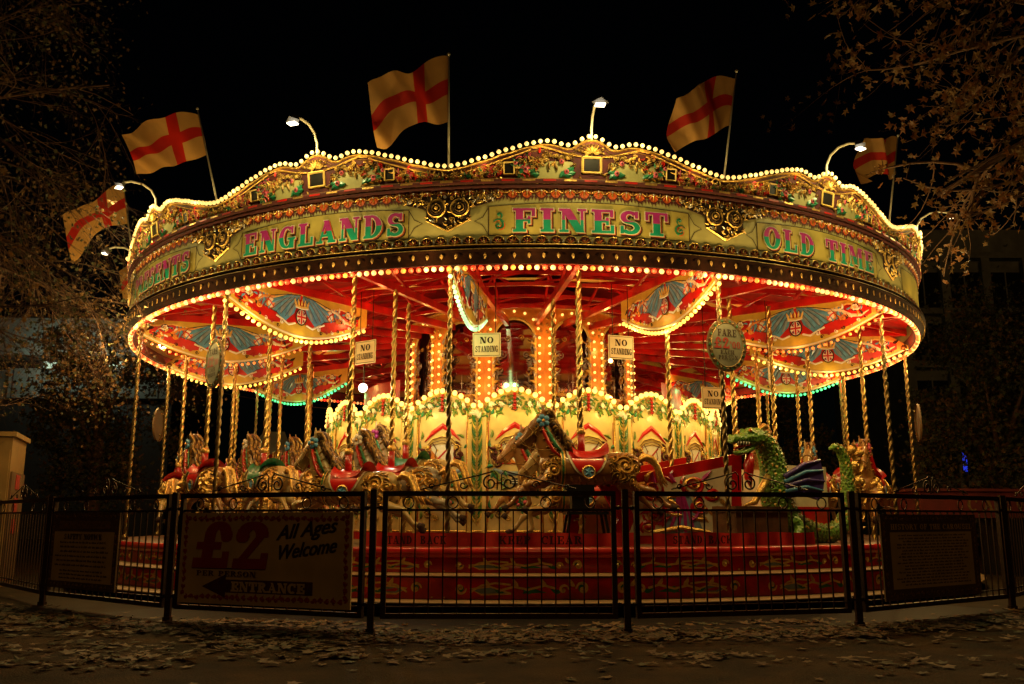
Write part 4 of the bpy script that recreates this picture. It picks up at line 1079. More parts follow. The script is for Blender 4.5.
WHERE = {0: 'at front centre behind the KEEP CLEAR banner', -1: 'at front left behind the price board', -2: 'on the left seen from behind, near the left fare oval', -3: 'at the far left edge, turning away',
         2: 'right of the dragon chariot, facing the viewer', 3: 'at the right rear, coming round', 4: 'at the back right seen between poles', -4: 'at the back left of the ride', -5: 'at the back just left of the drum'}
BN = {0: 'cream', 1: 'brown', 2: 'dapple grey', 3: 'tan'}
CN = {'blue': 'blue', 'white': 'white', 'pink': 'pink', 'magenta': 'purple'}
rnd = random.Random(21); first = True
for k in (0, -1, -2, -3, 2, 3, 4, -4, -5):
    for R in (6.15, 5.3, 4.5):
        if k in (-5, 4) and R < 5: continue
        ph = PH0 + STEP * k + (0 if R > 6 else (1.5 if R > 5 else -1))
        bi, fi, si = FIX.get((k, R), (rnd.randrange(4), rnd.randrange(5), rnd.randrange(5)))
        h = hz.get((k, R), rnd.uniform(.6, 1.0)) + (0 if R > 6 else 0)
        if first: t = HP; first = False
        else: t = copy_tree(HP)
        t.location = polar(R, ph, .69); t.rotation_euler[2] = radians(ph) + pi
        t['label'] = '%s %s-row horse %s' % (BN[bi], ROWN[R], WHERE[k])
        t['category'] = 'carousel horse'; t['group'] = 'galloping horses on the carousel'
        for ch in t.children:
            nm = ch.name.split('.')[0]
            ch.location = (0, 0, h) if nm != 'pole' else (0, 0, 0)
            if nm == 'body': ch.material_slots[0].link = 'OBJECT'; ch.material_slots[0].material = M[BODYM[bi]]
            if nm == 'mane' and bi == 1: ch.material_slots[1].link = 'OBJECT'; ch.material_slots[1].material = M['manedk']; ch.material_slots[0].link = 'OBJECT'; ch.material_slots[0].material = M['golddk']
            if nm == 'rosette': ch.material_slots[0].link = 'OBJECT'; ch.material_slots[0].material = M[FLOW[fi]]
            if nm == 'saddle': ch.material_slots[0].link = 'OBJECT'; ch.material_slots[0].material = M[SAD[si]]

# =================================================================== DRAGON CHARIOT
CH = thing('dragon_chariot', 'carved chariot with green scaly dragon, blue wing and red bordered cream panel', 'chariot', polar(6.25, 34, .0), radians(34) + pi, None)
def cp2(mb, y=0., k=0.): mb.map = lambda u, v, w, y=y: (u, y + w - k * max(0, u - 1.0), v)   # u forward, v up, w outward
b = MB()
for y0, s in ((.02, 1), (-.95, -1)):
    cp2(b, y0, .6)
    P = [(1.05, .70), (2.46, .70), (2.36, 1.0), (2.58, 1.46), (1.0, 1.82)]
    b.poly(P[::-1], 0, 0, .03)
    b.poly([(1.16, .80), (2.26, .80), (2.18, 1.02), (2.34, 1.36), (1.12, 1.66)][::-1], .032, 1, .004)
o = b.build('side_panel', ['red', 'pale'], CH)
b = MB(); cp2(b, .02, .6)
rn = random.Random(9)
for cx, cz, r, d in ((2.0, 1.35, .13, 1), (1.55, 1.42, .14, -1), (1.98, 1.05, .12, -1), (2.05, .9, .08, 1), (1.5, 1.15, .09, 1), (1.35, 1.3, .08, -1)):
    b.scroll(cx, cz, r, rn.random() * 6, 1.6, d, .05, .038, 0, .02, 24); b.scroll(cx, cz, r * .75, rn.random() * 6, 1.3, -d, .03, .046, 1, .02, 20)
for q in range(34): b.leaf(rn.uniform(1.25, 2.15), rn.uniform(.88, 1.5), rn.random() * 6.3, .16, .05, .037 + rn.random() * .01, rn.choice((0, 0, 1, 1, 3)), .016, rn.uniform(-1, 1))
b.poly([(1.45, .82), (1.9, .82), (1.8, 1.25), (1.6, 1.33)][::-1], .040, 2)
for i in range(4): b.ribbon([(1.56 + .09 * i, .84), (1.60 + .05 * i, 1.05), (1.66 + .02 * i, 1.28)], .035, .043, 3, .008)
b.ribbon([(1.4, .84), (1.7, .90), (2.0, .84)], .05, .05, 1, .02)
b.build('panel_carving', ['red', 'gold', 'greyblue', 'magenta'], CH)
b = MB(); b.box(-.78, -.10, 1.16, .02, -.05, 1.70, 0); b.box(-.78, -.10, .76, .02, -.04, 1.158, 1); b.box(-.75, -.93, 1.12, .02, -.86, 1.68, 0); b.box(-.8, -.9, .70, 1.0, .0, .76, 1); b.box(-.72, -.86, 1.05, -.1, -.05, 1.12, 1); b.box(-.12, -.86, 1.0, .0, -.05, 1.6, 0)
b.build('seat_back', ['pale', 'red'], CH)
def dragon():
    b = MB()
    body = [((.93, .12, 1.97), .10), ((.80, .12, 2.02), .125), ((.66, .12, 1.96), .14), ((.55, .12, 1.80), .16), ((.50, .12, 1.60), .175), ((.52, .12, 1.38), .19), ((.46, .12, 1.16), .20), ((.30, .12, .98), .19), ((.05, .12, .86), .17), ((-.25, .12, .80), .145), ((-.55, .12, .80), .125), ((-.80, .12, .90), .11), ((-.93, .12, 1.08), .10), ((-.98, .12, 1.3), .095), ((-1.0, .12, 1.55), .085), ((-.97, .12, 1.78), .075), ((-.88, .12, 1.93), .062), ((-.75, .12, 1.97), .045), ((-.66, .12, 1.93), .02)]
    b.tube([p for p, r in body], [r for p, r in body], 16)
    # head and jaws
    b.loft([((.78, .12, 2.0), (0, .10, 0), (.05, 0, .12)), ((.92, .12, 2.02), (0, .115, 0), (0, 0, .125)), ((1.02, .12, 1.99), (0, .095, 0), (0, 0, .09)), ((1.14, .12, 1.98), (0, .085, 0), (0, 0, .055)), ((1.22, .12, 1.97), (0, .085, 0), (0, 0, .06)), ((1.27, .12, 1.95), (0, .05, 0), (0, 0, .03))], 14)
    b.loft([((.90, .12, 1.88), (0, .08, 0), (0, 0, .05)), ((1.02, .12, 1.83), (0, .075, 0), (0, 0, .035)), ((1.16, .12, 1.80), (0, .065, 0), (0, 0, .03)), ((1.21, .12, 1.82), (0, .03, 0), (0, 0, .015))], 12)
    for s in (-1, 1):
        b.ball((.98, .12 + s * .07, 2.09), .04, 0, 8, 5); b.ball((1.22, .12 + s * .05, 2.01), .03, 0, 8, 5)
    # legs
    b.tube([(.35, .25, .98), (.30, .33, .88), (.42, .36, .80), (.40, .36, .74)], [.10, .075, .06, .05], 10)
    o = b.build('t', ['scale']); md = o.modifiers.new('r', 'REMESH'); md.mode = 'VOXEL'; md.voxel_size = .018; md.use_smooth_shade = True
    dg = bpy.context.evaluated_depsgraph_get(); dg.update()
    me = bpy.data.meshes.new_from_object(o.evaluated_get(dg)); bpy.data.objects.remove(o)
    if not me.materials: me.materials.append(M['scale'])
    return me, body
dme, dbody = dragon()
link(dme, 'dragon_body', CH)
b = MB()     # raised scales along the outside
rn = random.Random(8)
for i in range(1, len(dbody) - 2):
    (p0, r0), (p1, r1) = dbody[i], dbody[i + 1]; p0 = Vector(p0); p1 = Vector(p1)
    d = (p1 - p0); L = d.length; d.normalize(); side = Vector((0, 1, 0)); up = side.cross(d).normalized()
    n = max(2, int(L / .038))
    for q in range(n):
        c = p0 + (p1 - p0) * (q / n); r = r0 + (r1 - r0) * q / n; mm = max(5, int(r * 45))
        for j in range(mm):
            a = -.35 + (pi + .7) * (j + .5 * (q % 2)) / mm
            nrm = up * cos(a) + side * sin(a); c0 = c + nrm * (r + .002); t2 = nrm.cross(d).normalized()
            s_ = .022
            b.add([c0 - t2 * s_ * .9, c0 + nrm * .014 + d * s_ * .6, c0 + t2 * s_ * .9, c0 + d * s_ * 1.9 + nrm * .006, c0 - d * s_ * .3], [(0, 1, 3), (1, 2, 3), (0, 4, 1), (4, 2, 1)], (i + j + q) % 5 == 0, False)
b.build('scale_row', ['leafg', 'goldpaint'], CH)
b = MB()     # mouth, teeth, tongue
b.loft([((.92, .12, 1.93), (0, .07, 0), (0, 0, .03)), ((1.10, .12, 1.89), (0, .055, 0), (0, 0, .02)), ((1.2, .12, 1.86), (0, .02, 0), (0, 0, .01))], 8, 0)
b.build('tongue', ['red'], CH)
for i in range(5):
    b = MB(); b.tube([(1.02 + .045 * i, .195 - .004 * i, 1.945), (1.025 + .045 * i, .197 - .004 * i, 1.895)], [.014, .002], 6); b.build('tooth', ['white'], CH)
for s in (.05, .19):
    b = MB(); b.ball((1.0, s + (.02 if s > .1 else -.02), 2.09), .022, 0, 8, 5); b.build('eye', ['orange'], CH)
b = MB()     # mane and throat carving
for i in range(9):
    t = i / 8; x = .74 - .32 * t; z = 2.13 - .55 * t
    b.tube([(x, .12, z - .03), (x - .08, .14, z + .04), (x - .16, .13, z + .02), (x - .2, .12, z + .06)], [.04, .04, .025, .004], 6, i % 2)
b.tube([(.95, .14, 1.80), (1.0, .16, 1.66), (1.02, .16, 1.5), (.98, .16, 1.38)], [.05, .07, .05, .01], 8, 2)
b.tube([(.62, .15, 1.55), (.85, .2, 1.36), (.98, .2, 1.2), (1.15, .18, 1.16)], [.05, .045, .04, .01], 8, 0)
b.build('mane', ['gold', 'golddk', 'red'], CH)
b = MB()     # wing with ribs
root = Vector((.52, .30, 1.42)); tips = [(-.08, 1.75), (-.12, 1.62), (-.14, 1.48), (-.10, 1.36), (.0, 1.24)]
tp = [Vector((x, .40, z)) for x, z in tips]
for i, p in enumerate(tp):
    st = root + Vector((0, 0, .10 - .06 * i)); mid = (st + p) / 2 + Vector((0, .03, .05))
    b.tube([st, mid, p], [.035, .026, .012], 7, 0 if i % 2 else 1)
    if i:
        s0 = root + Vector((0, 0, .10 - .06 * (i - 1))); m0 = (s0 + tp[i - 1]) / 2 + Vector((0, .03, .05))
        b.add([s0, st, mid, m0, p, tp[i - 1]], [(0, 1, 2, 3), (3, 2, 4, 5)], 1, False)
b.build('wing', ['blue', 'purple'], CH)
b = MB()     # tail-side gold scrolls
cp2(b, .16)
for cx, cz, r, d in ((-1.16, 1.72, .11, 1), (-1.22, 1.5, .10, -1), (-1.2, 1.28, .09, 1), (-1.25, 1.9, .07, -1), (-1.14, 1.06, .08, 1), (-1.08, 1.93, .08, 1)):
    b.scroll(cx, cz, r, 2, 1.6, d, .06, 0, 0, .05, 22)
for i in range(16): b.leaf(-1.15 + rn.uniform(-.12, .06), .9 + 1.1 * i / 16, rn.uniform(0, 6), .14, .06, .0, rn.choice((0, 1)), .04, .6)
b.map = None
b.tube([(-1.12, .10, .75), (-1.2, .10, 1.0), (-1.24, .10, 1.5), (-1.24, .10, 1.95)], [.05, .05, .04, .05], 8, 1)
b.build('tail_carving', ['gold', 'golddk'], CH)
b = MB()
for i in range(4): b.tube([(.36, .36, .80), (.42 + .01 * i, .33 + .045 * i, .80), (.46, .32 + .05 * i, .745), (.47, .32 + .05 * i, .715)], [.03, .026, .022, .006], 7, i % 2 * 0)
b.build('claw', ['pale'], CH)
# its two poles
for x in (.05, -.8, 1.3):
    o = link(POLE.data, 'pole', CH, (x, -.9, .69))

# =================================================================== SIGNS IN THE RIDE
def nostand(ph, R, z, label, yaw=0., w_=.385):
    t = thing('hanging_sign', label, 'sign', polar(R, ph, z), radians(ph) + yaw, 'cream NO STANDING signs hung under the roof')
    k = w_ / .385
    b = MB(); b.map = lambda u, v, w: (u * k, -w, v * k)
    b.box(-.192, -.165, 0, .192, .165, .012, 0); b.build('board', ['signwhite'], t)
    b = MB(); b.map = lambda u, v, w: (u * k, -w, v * k)
    lettering(b, 'NO', -.095, .02, .19, .09, .0135, 0); lettering(b, 'STANDING', -.155, -.10, .31, .085, .0135, 0)
    b.ribbon([(-.175, -.148), (.175, -.148), (.175, .148), (-.175, .148), (-.175, -.148)], .008, .0135, 0, .001)
    b.build('lettering', ['dark'], t)
    b = MB()
    for s in (-1, 1): b.tube([(s * .12 * k, 0, .16 * k), (s * .12 * k, 0, 4.2 - z)], .006, 5)
    b.build('hanger', ['iron'], t)
nostand(-6.0, 5.2, 3.32, 'cream NO STANDING sign under the end-on green-lit board')
nostand(14.4, 5.2, 3.31, 'orange lit NO STANDING sign below the yellow-bulbed board right of centre', .1)
nostand(-25.8, 5.2, 3.31, 'NO STANDING sign partly hidden behind a twisted pole on the left', -.15)
nostand(38.2, 4.6, 2.80, 'NO STANDING sign low beside the fare sign pole', -.35)
nostand(42, 5.4, 3.1, 'NO STANDING sign turned edge-on behind the fare sign', .45)

def fare(ph, R, z, label, turn=0.):
    t = thing('fare_sign', label, 'sign', polar(R, ph, z), radians(ph) + turn, 'oval fare signs on the rim poles')
    b = MB(); b.map = lambda u, v, w: (u, -w, v)
    b.disc(0, 0, .27, .325, -.01, 0, 32, .03); b.build('board', ['signbrown'], t)
    b = MB(); b.map = lambda u, v, w: (u, -w, v)
    b.disc(0, 0, .215, .265, .022, 3, 32)
    for i in range(28):
        a = 2 * pi * i / 28; b.scroll(.242 * cos(a), .294 * sin(a), .020, a, 1.2, 1, .010, .021, 1 if i % 2 else 2, .006, 8)
    b.ribbon([(.22 * cos(a), .27 * sin(a)) for a in [i * pi / 20 for i in range(41)]], .012, .023, 1, .006)
    b.build('border', ['dark', 'golddk', 'green', 'ovalface'], t)
    b = MB(); b.map = lambda u, v, w: (u, -w, v)
    lettering(b, 'FARE', -.13, .105, .26, .085, .024, 0); lettering(b, '\u00a32', -.19, -.045, .22, .135, .024, 1); lettering(b, "'00", .04, -.04, .14, .085, .024, 1)
    lettering(b, 'EACH', -.10, -.115, .19, .05, .024, 0); lettering(b, 'PERSON', -.13, -.18, .26, .05, .024, 0)
    b.build('lettering', ['dark', 'signred'], t)
    b = MB(); b.tube([(-.04, .04, .2), (.04, .04, .2)], .015, 6); b.tube([(-.04, .04, -.2), (.04, .04, -.2)], .015, 6); b.build('bracket', ['brass'], t)
fare(PH0 + STEP * .5, 6.98, 3.05, 'oval fare sign reading FARE two pounds each person, facing the viewer')
fare(PH0 - STEP * 1.5, 6.98, 2.98, 'oval fare sign turned dark on the pole at front left', -.25)
fare(PH0 - STEP * 3.5, 6.98, 2.78, 'oval fare sign at far left showing its plain back', 0)
fare(PH0 + STEP * 2.5, 6.98, 2.62, 'oval fare sign seen edge-on on the rightmost pole', 0)

# small white flood lamps
def flood(p, label, e):
    t = thing('spot_lamp', label, 'lamp', p, 0); b = MB(); b.ball((0, 0, 0), .065, 0, 12, 8); b.build('bulb', ['lampface'], t)
    b = MB(); b.tube([(0, .03, .05), (0, .06, .12), (0, .06, .35)], .012, 6); b.build('bracket', ['iron'], t)
    lamp((p[0], p[1] - .12, p[2] - .02), e, (1, .85, .6), .05)
flood(polar(5.0, -27.8, 2.84), 'bright bare white lamp hung left of the centre drum', 22)
flood(polar(6.5, -66, 3.80), 'white lamp under the far left drop board', 10)

# crest flood lamps on goosenecks
GL = {-3: 'dazzling gooseneck flood lamp at the far left of the crest', -2: 'white gooseneck flood lamp on the left crest, above the word PRESENTS', -1: 'gooseneck flood lamp on the crest above the word ENGLANDS', 0: 'gooseneck flood lamp on the top centre crest', 1: 'gooseneck flood lamp on the crest above OLD TIME', 2: 'gooseneck flood lamp on the rightmost crest'}
for k, lb in GL.items():
    ph = PH0 + STEP * k
    t = thing('gooseneck_lamp', lb, 'lamp', polar(7.1, ph, 5.40), radians(ph), 'gooseneck flood lamps along the crest')
    # local: -y outward
    b = MB(); b.tube([(0, -.02, .0), (0, -.04, .20), (0, -.11, .31), (0, -.24, .375), (0, -.40, .375), (0, -.52, .33)], .016, 8); b.build('arm', ['white'], t)
    b = MB(); b.loft([((0, -.52, .36), (.04, 0, 0), (0, .04, 0)), ((0, -.54, .31), (.08, 0, 0), (0, .06, 0)), ((0, -.56, .275), (.10, 0, 0), (0, .075, -.03))], 4, sm=False); b.build('lamp_head', ['grey'], t)
    b = MB(); b.box(-.055, -.60, .235, .055, -.52, .250, 0); b.build('lamp_glass', ['lampface'], t)
    l = bpy.data.lights.new('crest_spot', 'SPOT'); l.energy = 66; l.color = (1, .80, .30); l.spot_size = radians(150); l.spot_blend = .6; l.shadow_soft_size = .06
    o = bpy.data.objects.new('crest_spot', l); COL.objects.link(o)
    p = Vector(polar(7.1 + .66, ph, 5.40 + .20)); o.location = p
    tgt = Vector(polar(7.0, ph, 4.40)); o.rotation_euler = (tgt - p).to_track_quat('-Z', 'Y').to_euler()

# lights that stand for the bulb rows
for k in range(-3, 4):
    for u in (-1.3, -.6, 0, .6, 1.3):
        ph = PH0 + STEP * k + degrees(u / 7.05); z = crest_z(u)
        if abs(ph) > 100: continue
        lamp(polar(7.05 + (z - 4.9) * .16 + .13, ph, z - .02), 2.0, (1, .66, .18), .03)
for i in range(39):  # rim row, moved outside its bulbs and boosted in front to brighten horses
    ph = i * 360 / 39
    lamp(polar(7.32, ph, 3.74), 42. if abs((ph + 180) % 360 - 180) < 100 else 9, (1, .66, .20), .04)

for i in range(26):
    lamp(polar(6.74, i * 360 / 26 + 4, 3.84), 9., (1, .10, .03), .04)
for i in range(9):  # added red uplight for the inner ceiling, not tied to any bulb row
    lamp(polar(4.4, i * 40 + 10, 4.0), 7., (1, .22, .06), .06)
# flags
def flag(k, label, lean, ang, size, droop):
    ph = PH0 + STEP * (k + .5); a = radians(ph)
    t = thing('flag', label, 'flag', polar(7.05, ph, 4.98), a, 'red cross flags on the crest')
    top = Vector((lean, -.25, 1.50))
    b = MB(); b.tube([(0, 0, 0), top * .5, top], [.014, .012, .009], 6); b.ball(top, .022, 0, 6, 4); b.build('flag_pole', ['alu'], t)
    d = Matrix.Rotation(ang - a, 3, 'Z') @ Vector((-1, 0, 0)); nx, ny = 36, 18; W_, H_ = size
    vs = []; rr = random.Random(k)
    p1, p2 = rr.random() * 6, rr.random() * 6
    for i in range(nx + 1):
        for j in range(ny + 1):
            s, v = i / nx, j / ny
            base = top * (1 - .04 - .42 * v * H_ / .75)
            off = d * (W_ * s * (1 - .12 * v)) + Vector((0, 0, -droop * s ** 1.5 + .05 * sin(s * 7 + v * 3 + p1)))
            sw = d.cross(Vector((0, 0, 1))) * (.16 * sin(s * 8 + p2 + v * 3) * s + .07 * sin(s * 17 + v * 6) * s)
            vs.append(base + off + sw)
    q = ny + 1; fs = []; ms = []
    for i in range(nx):
        for j in range(ny):
            f = (i * q + j, i * q + j + 1, (i + 1) * q + j + 1, (i + 1) * q + j); fs.append(f)
            ms.append(1 if (7 <= j <= 10 or 11 <= i <= 15) else 0)
    b = MB(); b.add(vs, fs, 0, True); b.m = ms; b.build('cloth', ['flagw', 'flagr'], t)
flag(-1, 'red cross flag flying on the tall pole left of centre', .03, .15, (.95, .85), .42)
flag(0, 'red cross flag leaning right between the words FINEST and OLD TIME', .12, .25, (.85, .8), .42)
flag(-2, 'red cross flag at upper left over the word ENGLANDS', -.30, .25, (.95, .75), .40)
flag(-3, 'red cross flag over the left edge of the crest', -.30, .45, (.85, .75), .75)
flag(1, 'red cross flag at upper right beside the crest lamps', .05, .5, (.70, .65), .18)
flag(-4, 'low red cross flag hanging behind the left edge of the ride', -.1, .3, (.7, .7), .65)

# box and stool on the deck
t = thing('wooden_crate', 'plain brown crate standing on the deck in front of the chariot', 'crate', polar(6.45, 34, .69), radians(34) + pi)
b = MB()
for i in range(5): b.box(.62 + i * .184, -.18, .0, .62 + i * .184 + .18, .2, .46, 0)
b.box(.61, -.19, .39, 1.55, .215, .42, 0); b.build('planks', ['wood'], t)
t = thing('mounting_stool', 'small black stool with a dark box on top in front of the centre horse', 'stool', polar(6.72, 5.5, .69), radians(5.5))
b = MB(); b.box(-.24, -.15, .36, .24, .15, .39, 0); b.build('stool_top', ['black'], t)
for sx in (-1, 1):
    for sy in (-1, 1): b = MB(); b.bar((sx * .20, sy * .12, .36), (sx * .26, sy * .14, 0), .03); b.build('leg', ['black'], t)
t2 = thing('dark_box', 'dark box standing on the small black stool', 'box', polar(6.72, 4.9, 1.085), radians(5.5))
b = MB(); b.box(-.10, -.08, 0, .10, .08, .22, 0); b.box(-.16, -.10, .222, .16, .10, .30, 0); b.build('box_body', ['black'], t2)

# =================================================================== FENCE
POSTS = [(-7.25, 12.95), (-5.505, 10.97), (-3.413, 9.30), (-1.258, 8.35), (1.028, 8.35), (3.284, 8.88), (5.61, 10.50), (7.4, 12.6)]
PL = ['at the far left by the gate', 'between the gate and the safety notice', 'between the safety notice and the price board', 'right of the price board', 'in front of the centre horse, right of centre', 'left of the history notice', 'right of the history notice', 'at the far right edge']
for (x, y), l in zip(POSTS, PL):
    t = thing('fence_post', 'dark iron fence post ' + l, 'fence post', (x, y, 0), 0, 'iron posts of the carousel fence')
    b = MB(); b.box(-.028, -.028, 0, .028, .028, 1.265, 0); b.build('shaft', ['iron'], t)
    b = MB(); b.box(-.08, -.08, 0, .08, .08, .012, 0); b.cbox((0, 0, .03), (.075, .075, .04)); b.build('base_plate', ['iron'], t)
def fence_panel(i, label, sym=True, cat='fence panel', nm='iron_fence'):
    (x0, y0), (x1, y1) = POSTS[i], POSTS[i + 1]
    L = hypot(x1 - x0, y1 - y0); a = atan2(y1 - y0, x1 - x0)
    t = thing(nm, label, cat, ((x0 + x1) / 2, (y0 + y1) / 2, 0), a, 'iron scroll-topped panels of the carousel fence')
    h = L / 2 - .085
    def bx_(mb, x0, z0, x1, z1, d=.02): mb.box(x0, -d, z0, x1, d, z1, 0)
    b = MB()
    bx_(b, -h, .13, -h + .045, 1.25, .022); bx_(b, h - .045, .13, h, 1.25, .022)
    bx_(b, -h + .045, 1.205, h - .045, 1.25, .021); bx_(b, -h + .045, 1.07, h - .045, 1.09, .012); bx_(b, -h + .045, .13, h - .045, .175, .021)
    bx_(b, -h + .045, .225, h - .045, .237, .008)
    for s in (-1, 1):
        for z in (.25, 1.1): b.bar((s * h, 0, z), (s * (h + .06), 0, z), .018); b.ball((s * (h + .02), 0, z), .022, 0, 6, 4)
    b.build('frame', ['iron'], t)
    n = int((2 * h - .09) / .125); st = (2 * h - .09) / n
    for j in range(1, n):
        x = -h + .045 + j * st; b = MB(); b.box(x - .006, -.006, .1751, x + .006, .006, 1.0699, 0)
        b.build('bar', ['iron'], t)
    b = MB()
    def spiral(cx, cz, r, a0, tr, d, w_=.009):
        pts = [(cx + r * (1 - .8 * q / 20) * cos(a0 + d * tr * 2 * pi * q / 20), 0, cz + r * (1 - .8 * q / 20) * sin(a0 + d * tr * 2 * pi * q / 20)) for q in range(21)]
        b.tube(pts, w_, 5, 0); return pts[0]
    # rings between the rails
    for q in (-.78, -.4, .4, .78): 
        b.tube([(q * h + .048 * cos(u), 0, 1.147 + .052 * sin(u)) for u in [k * pi / 8 for k in range(17)]], .007, 5, 0)
    # pediment
    for s in (-1, 1):
        spiral(s * .085, 1.325, .07, pi / 2 if s > 0 else pi / 2, 1.35, -s)
        b.tube([(s * .02, 0, 1.262), (s * .02, 0, 1.40), (s * .05, 0, 1.435), (s * .085, 0, 1.42), (s * .70, 0, 1.27)], .007, 5)
        spiral(s * .33, 1.305, .04, 0, 1.0, s, .007)
        spiral(s * .62, 1.29, .03, 0, 1.2, -s, .007)
    b.build('scrollwork', ['iron'], t)
    return t, L, a
fp = {}
fp[0] = fence_panel(0, 'iron gate panel at the far left edge, set at an angle', cat='gate', nm='fence_gate')
for i, l in ((1, 'iron fence panel behind the safety notice'), (2, 'iron fence panel behind the price board'), (3, 'open iron fence panel left of centre, between price board and centre post'), (4, 'open iron fence panel in front of the dragon chariot'), (5, 'iron fence panel behind the history notice'), (6, 'iron fence panel at the far right edge')):
    fp[i] = fence_panel(i, l)

def board_sign(i, label, nm, x0, z0, x1, z1, mats_board='signcream'):
    tt, L, a = fp[i]
    o = thing(nm, label, 'sign', tuple(tt.location), a)
    o.location.x += .0; 
    nx, ny = sin(a), -cos(a)
    o.location = (tt.location.x + nx * .045, tt.location.y + ny * .045, 0)
    b = MB(); b.map = lambda u, v, w: (u, -w, v)
    b.box(x0, z0, -.012, x1, z1, .004, 0); b.build('board', [mats_board], o)
    return o
SM = lambda b: setattr(b, 'map', lambda u, v, w: (u, -w - .005, v))
# price board
X0s, Z0s, X1s, Z1s = -1.02, .20, .99, 1.06
o = board_sign(2, 'large cream price board reading two pounds per person, entrance arrow to the left', 'price_board', X0s, Z0s, X1s, Z1s)
b = MB(); SM(b); rn = random.Random(3)
def rope_border(x0, z0, x1, z1, m, n1, n2, s=.05):
    for i in range(n1):
        for z in (z0, z1): b.scroll(x0 + (x1 - x0) * (i + .5) / n1, z, s * .5, rn.random() * 6, 1, rn.choice((-1, 1)), s * .42, 0, m, .002, 8); b.leaf(x0 + (x1 - x0) * (i + .9) / n1, z, rn.uniform(-.6, .6), s * 1.2, s * .5, 0, m, .002)
    for i in range(n2):
        for x in (x0, x1): b.scroll(x, z0 + (z1 - z0) * (i + .5) / n2, s * .5, rn.random() * 6, 1, rn.choice((-1, 1)), s * .42, 0, m, .002, 8); b.leaf(x, z0 + (z1 - z0) * (i + .9) / n2, 1.5, s * 1.2, s * .5, 0, m, .002)
rope_border(X0s + .06, Z0s + .06, X1s - .06, Z1s - .06, 0, 26, 11)
b.build('border', ['signred'], o)
b = MB(); SM(b); lettering(b, '\u00a32', -.88, .545, .93, .42, .002, 0, gap=.04, shear=.12, grow=.012); b.poly([(-.86, .525), (.03, .525), (.03, .538), (-.86, .538)], .002, 1)
b.build('price', ['signred', 'dark'], o)
b = MB(); SM(b)
lettering(b, 'PER PERSON', -.80, .46, .74, .05, .002, 0)
b.poly([(-.72, .36), (-.43, .26), (-.43, .31), (.58, .31), (.58, .43), (-.43, .43), (-.43, .48)][::1], .002, 0)
b.build('arrow', ['maroon'], o)
b = MB(); SM(b); lettering(b, 'ENTRANCE', -.36, .325, .86, .085, .005, 0, grow=.004); b.build('arrow_lettering', ['signcream'], o)
for s_, x, z in (('All Ages', .14, .80), ('Welcome', .14, .62)):
    vs, fs = script_text(s_, .185, 0, .35)
    w_ = max(v[0] for v in vs); k = .68 / w_
    b = MB()
    for q in range(6):
        dx, dz = (0, .006, .012, .003, .009, .015)[q], (0, 0, 0, .006, .006, .003)[q]
        b.map = lambda u, v, w, x=x, z=z, k=k, q=q, dx=dx, dz=dz: (x + u * k + dx, -.0075 - q * .0004, z + v + dz + u * k * .12); b.add(vs, fs, 0)
    b.build('script_lettering', ['dark'], o)
def lines(b, x0, x1, ztop, zbot, n, h, m, seed, words=(None,)):
    r = random.Random(seed)
    for i in range(n):
        z = ztop - (ztop - zbot) * i / max(1, n - 1); x = x0 + r.uniform(0, .12) * (x1 - x0); e = x1 - r.uniform(0, .12) * (x1 - x0)
        while x < e:
            w_ = min(r.uniform(.03, .10), e - x)
            q = x
            while q < x + w_:     # letter-like ticks
                l = r.uniform(.006, .011); hh = h * r.choice((.6, .75, 1)); b.poly([(q, z), (min(q + l, x + w_), z), (min(q + l, x + w_), z + hh), (q, z + hh)], .002, m); q += l + .003
            x += w_ + .018
o = board_sign(1, 'dark brown safety notice in a frame on the left fence panel', 'safety_notice', -1.16, .235, .36, 1.065, 'signbrown')
b = MB(); SM(b); b.poly([(-1.08, .31), (.28, .31), (.28, .86), (-1.08, .86)], .001, 0); b.build('paper', ['signcream'], o)
b = MB(); SM(b); rope_border(-1.11, .275, .31, 1.03, 0, 16, 9, .04); b.poly([(-.98, .89), (.18, .89), (.18, .98), (-.98, .98)], .001, 0); b.build('border', ['golddk'], o)
b = MB(); SM(b); lettering(b, 'SAFETY NOTICE', -.84, .775, .88, .06, .003, 0)
lines(b, -1.02, .22, .73, .48, 6, .024, 0, 5); lines(b, -1.0, .2, .42, .34, 3, .02, 0, 6); b.build('lettering', ['dark'], o)
o = board_sign(5, 'brown framed notice about the history of the carousel on the right fence panel', 'history_notice', -1.04, .215, .72, 1.045, 'signbrown')
b = MB(); SM(b); b.poly([(-.90, .32), (.60, .32), (.60, .87), (-.90, .87)], .001, 0); b.build('paper', ['signcream'], o)
b = MB(); SM(b); rope_border(-.985, .265, .665, 1.0, 0, 18, 9, .04); b.build('border', ['golddk'], o)
b = MB(); SM(b); lettering(b, 'HISTORY OF THE CAROUSEL', -.88, .895, 1.44, .055, .003, 0); b.build('title', ['goldpaint'], o)
b = MB(); SM(b); lines(b, -.84, .54, .83, .35, 17, .017, 0, 9); b.build('lettering', ['dark'], o)

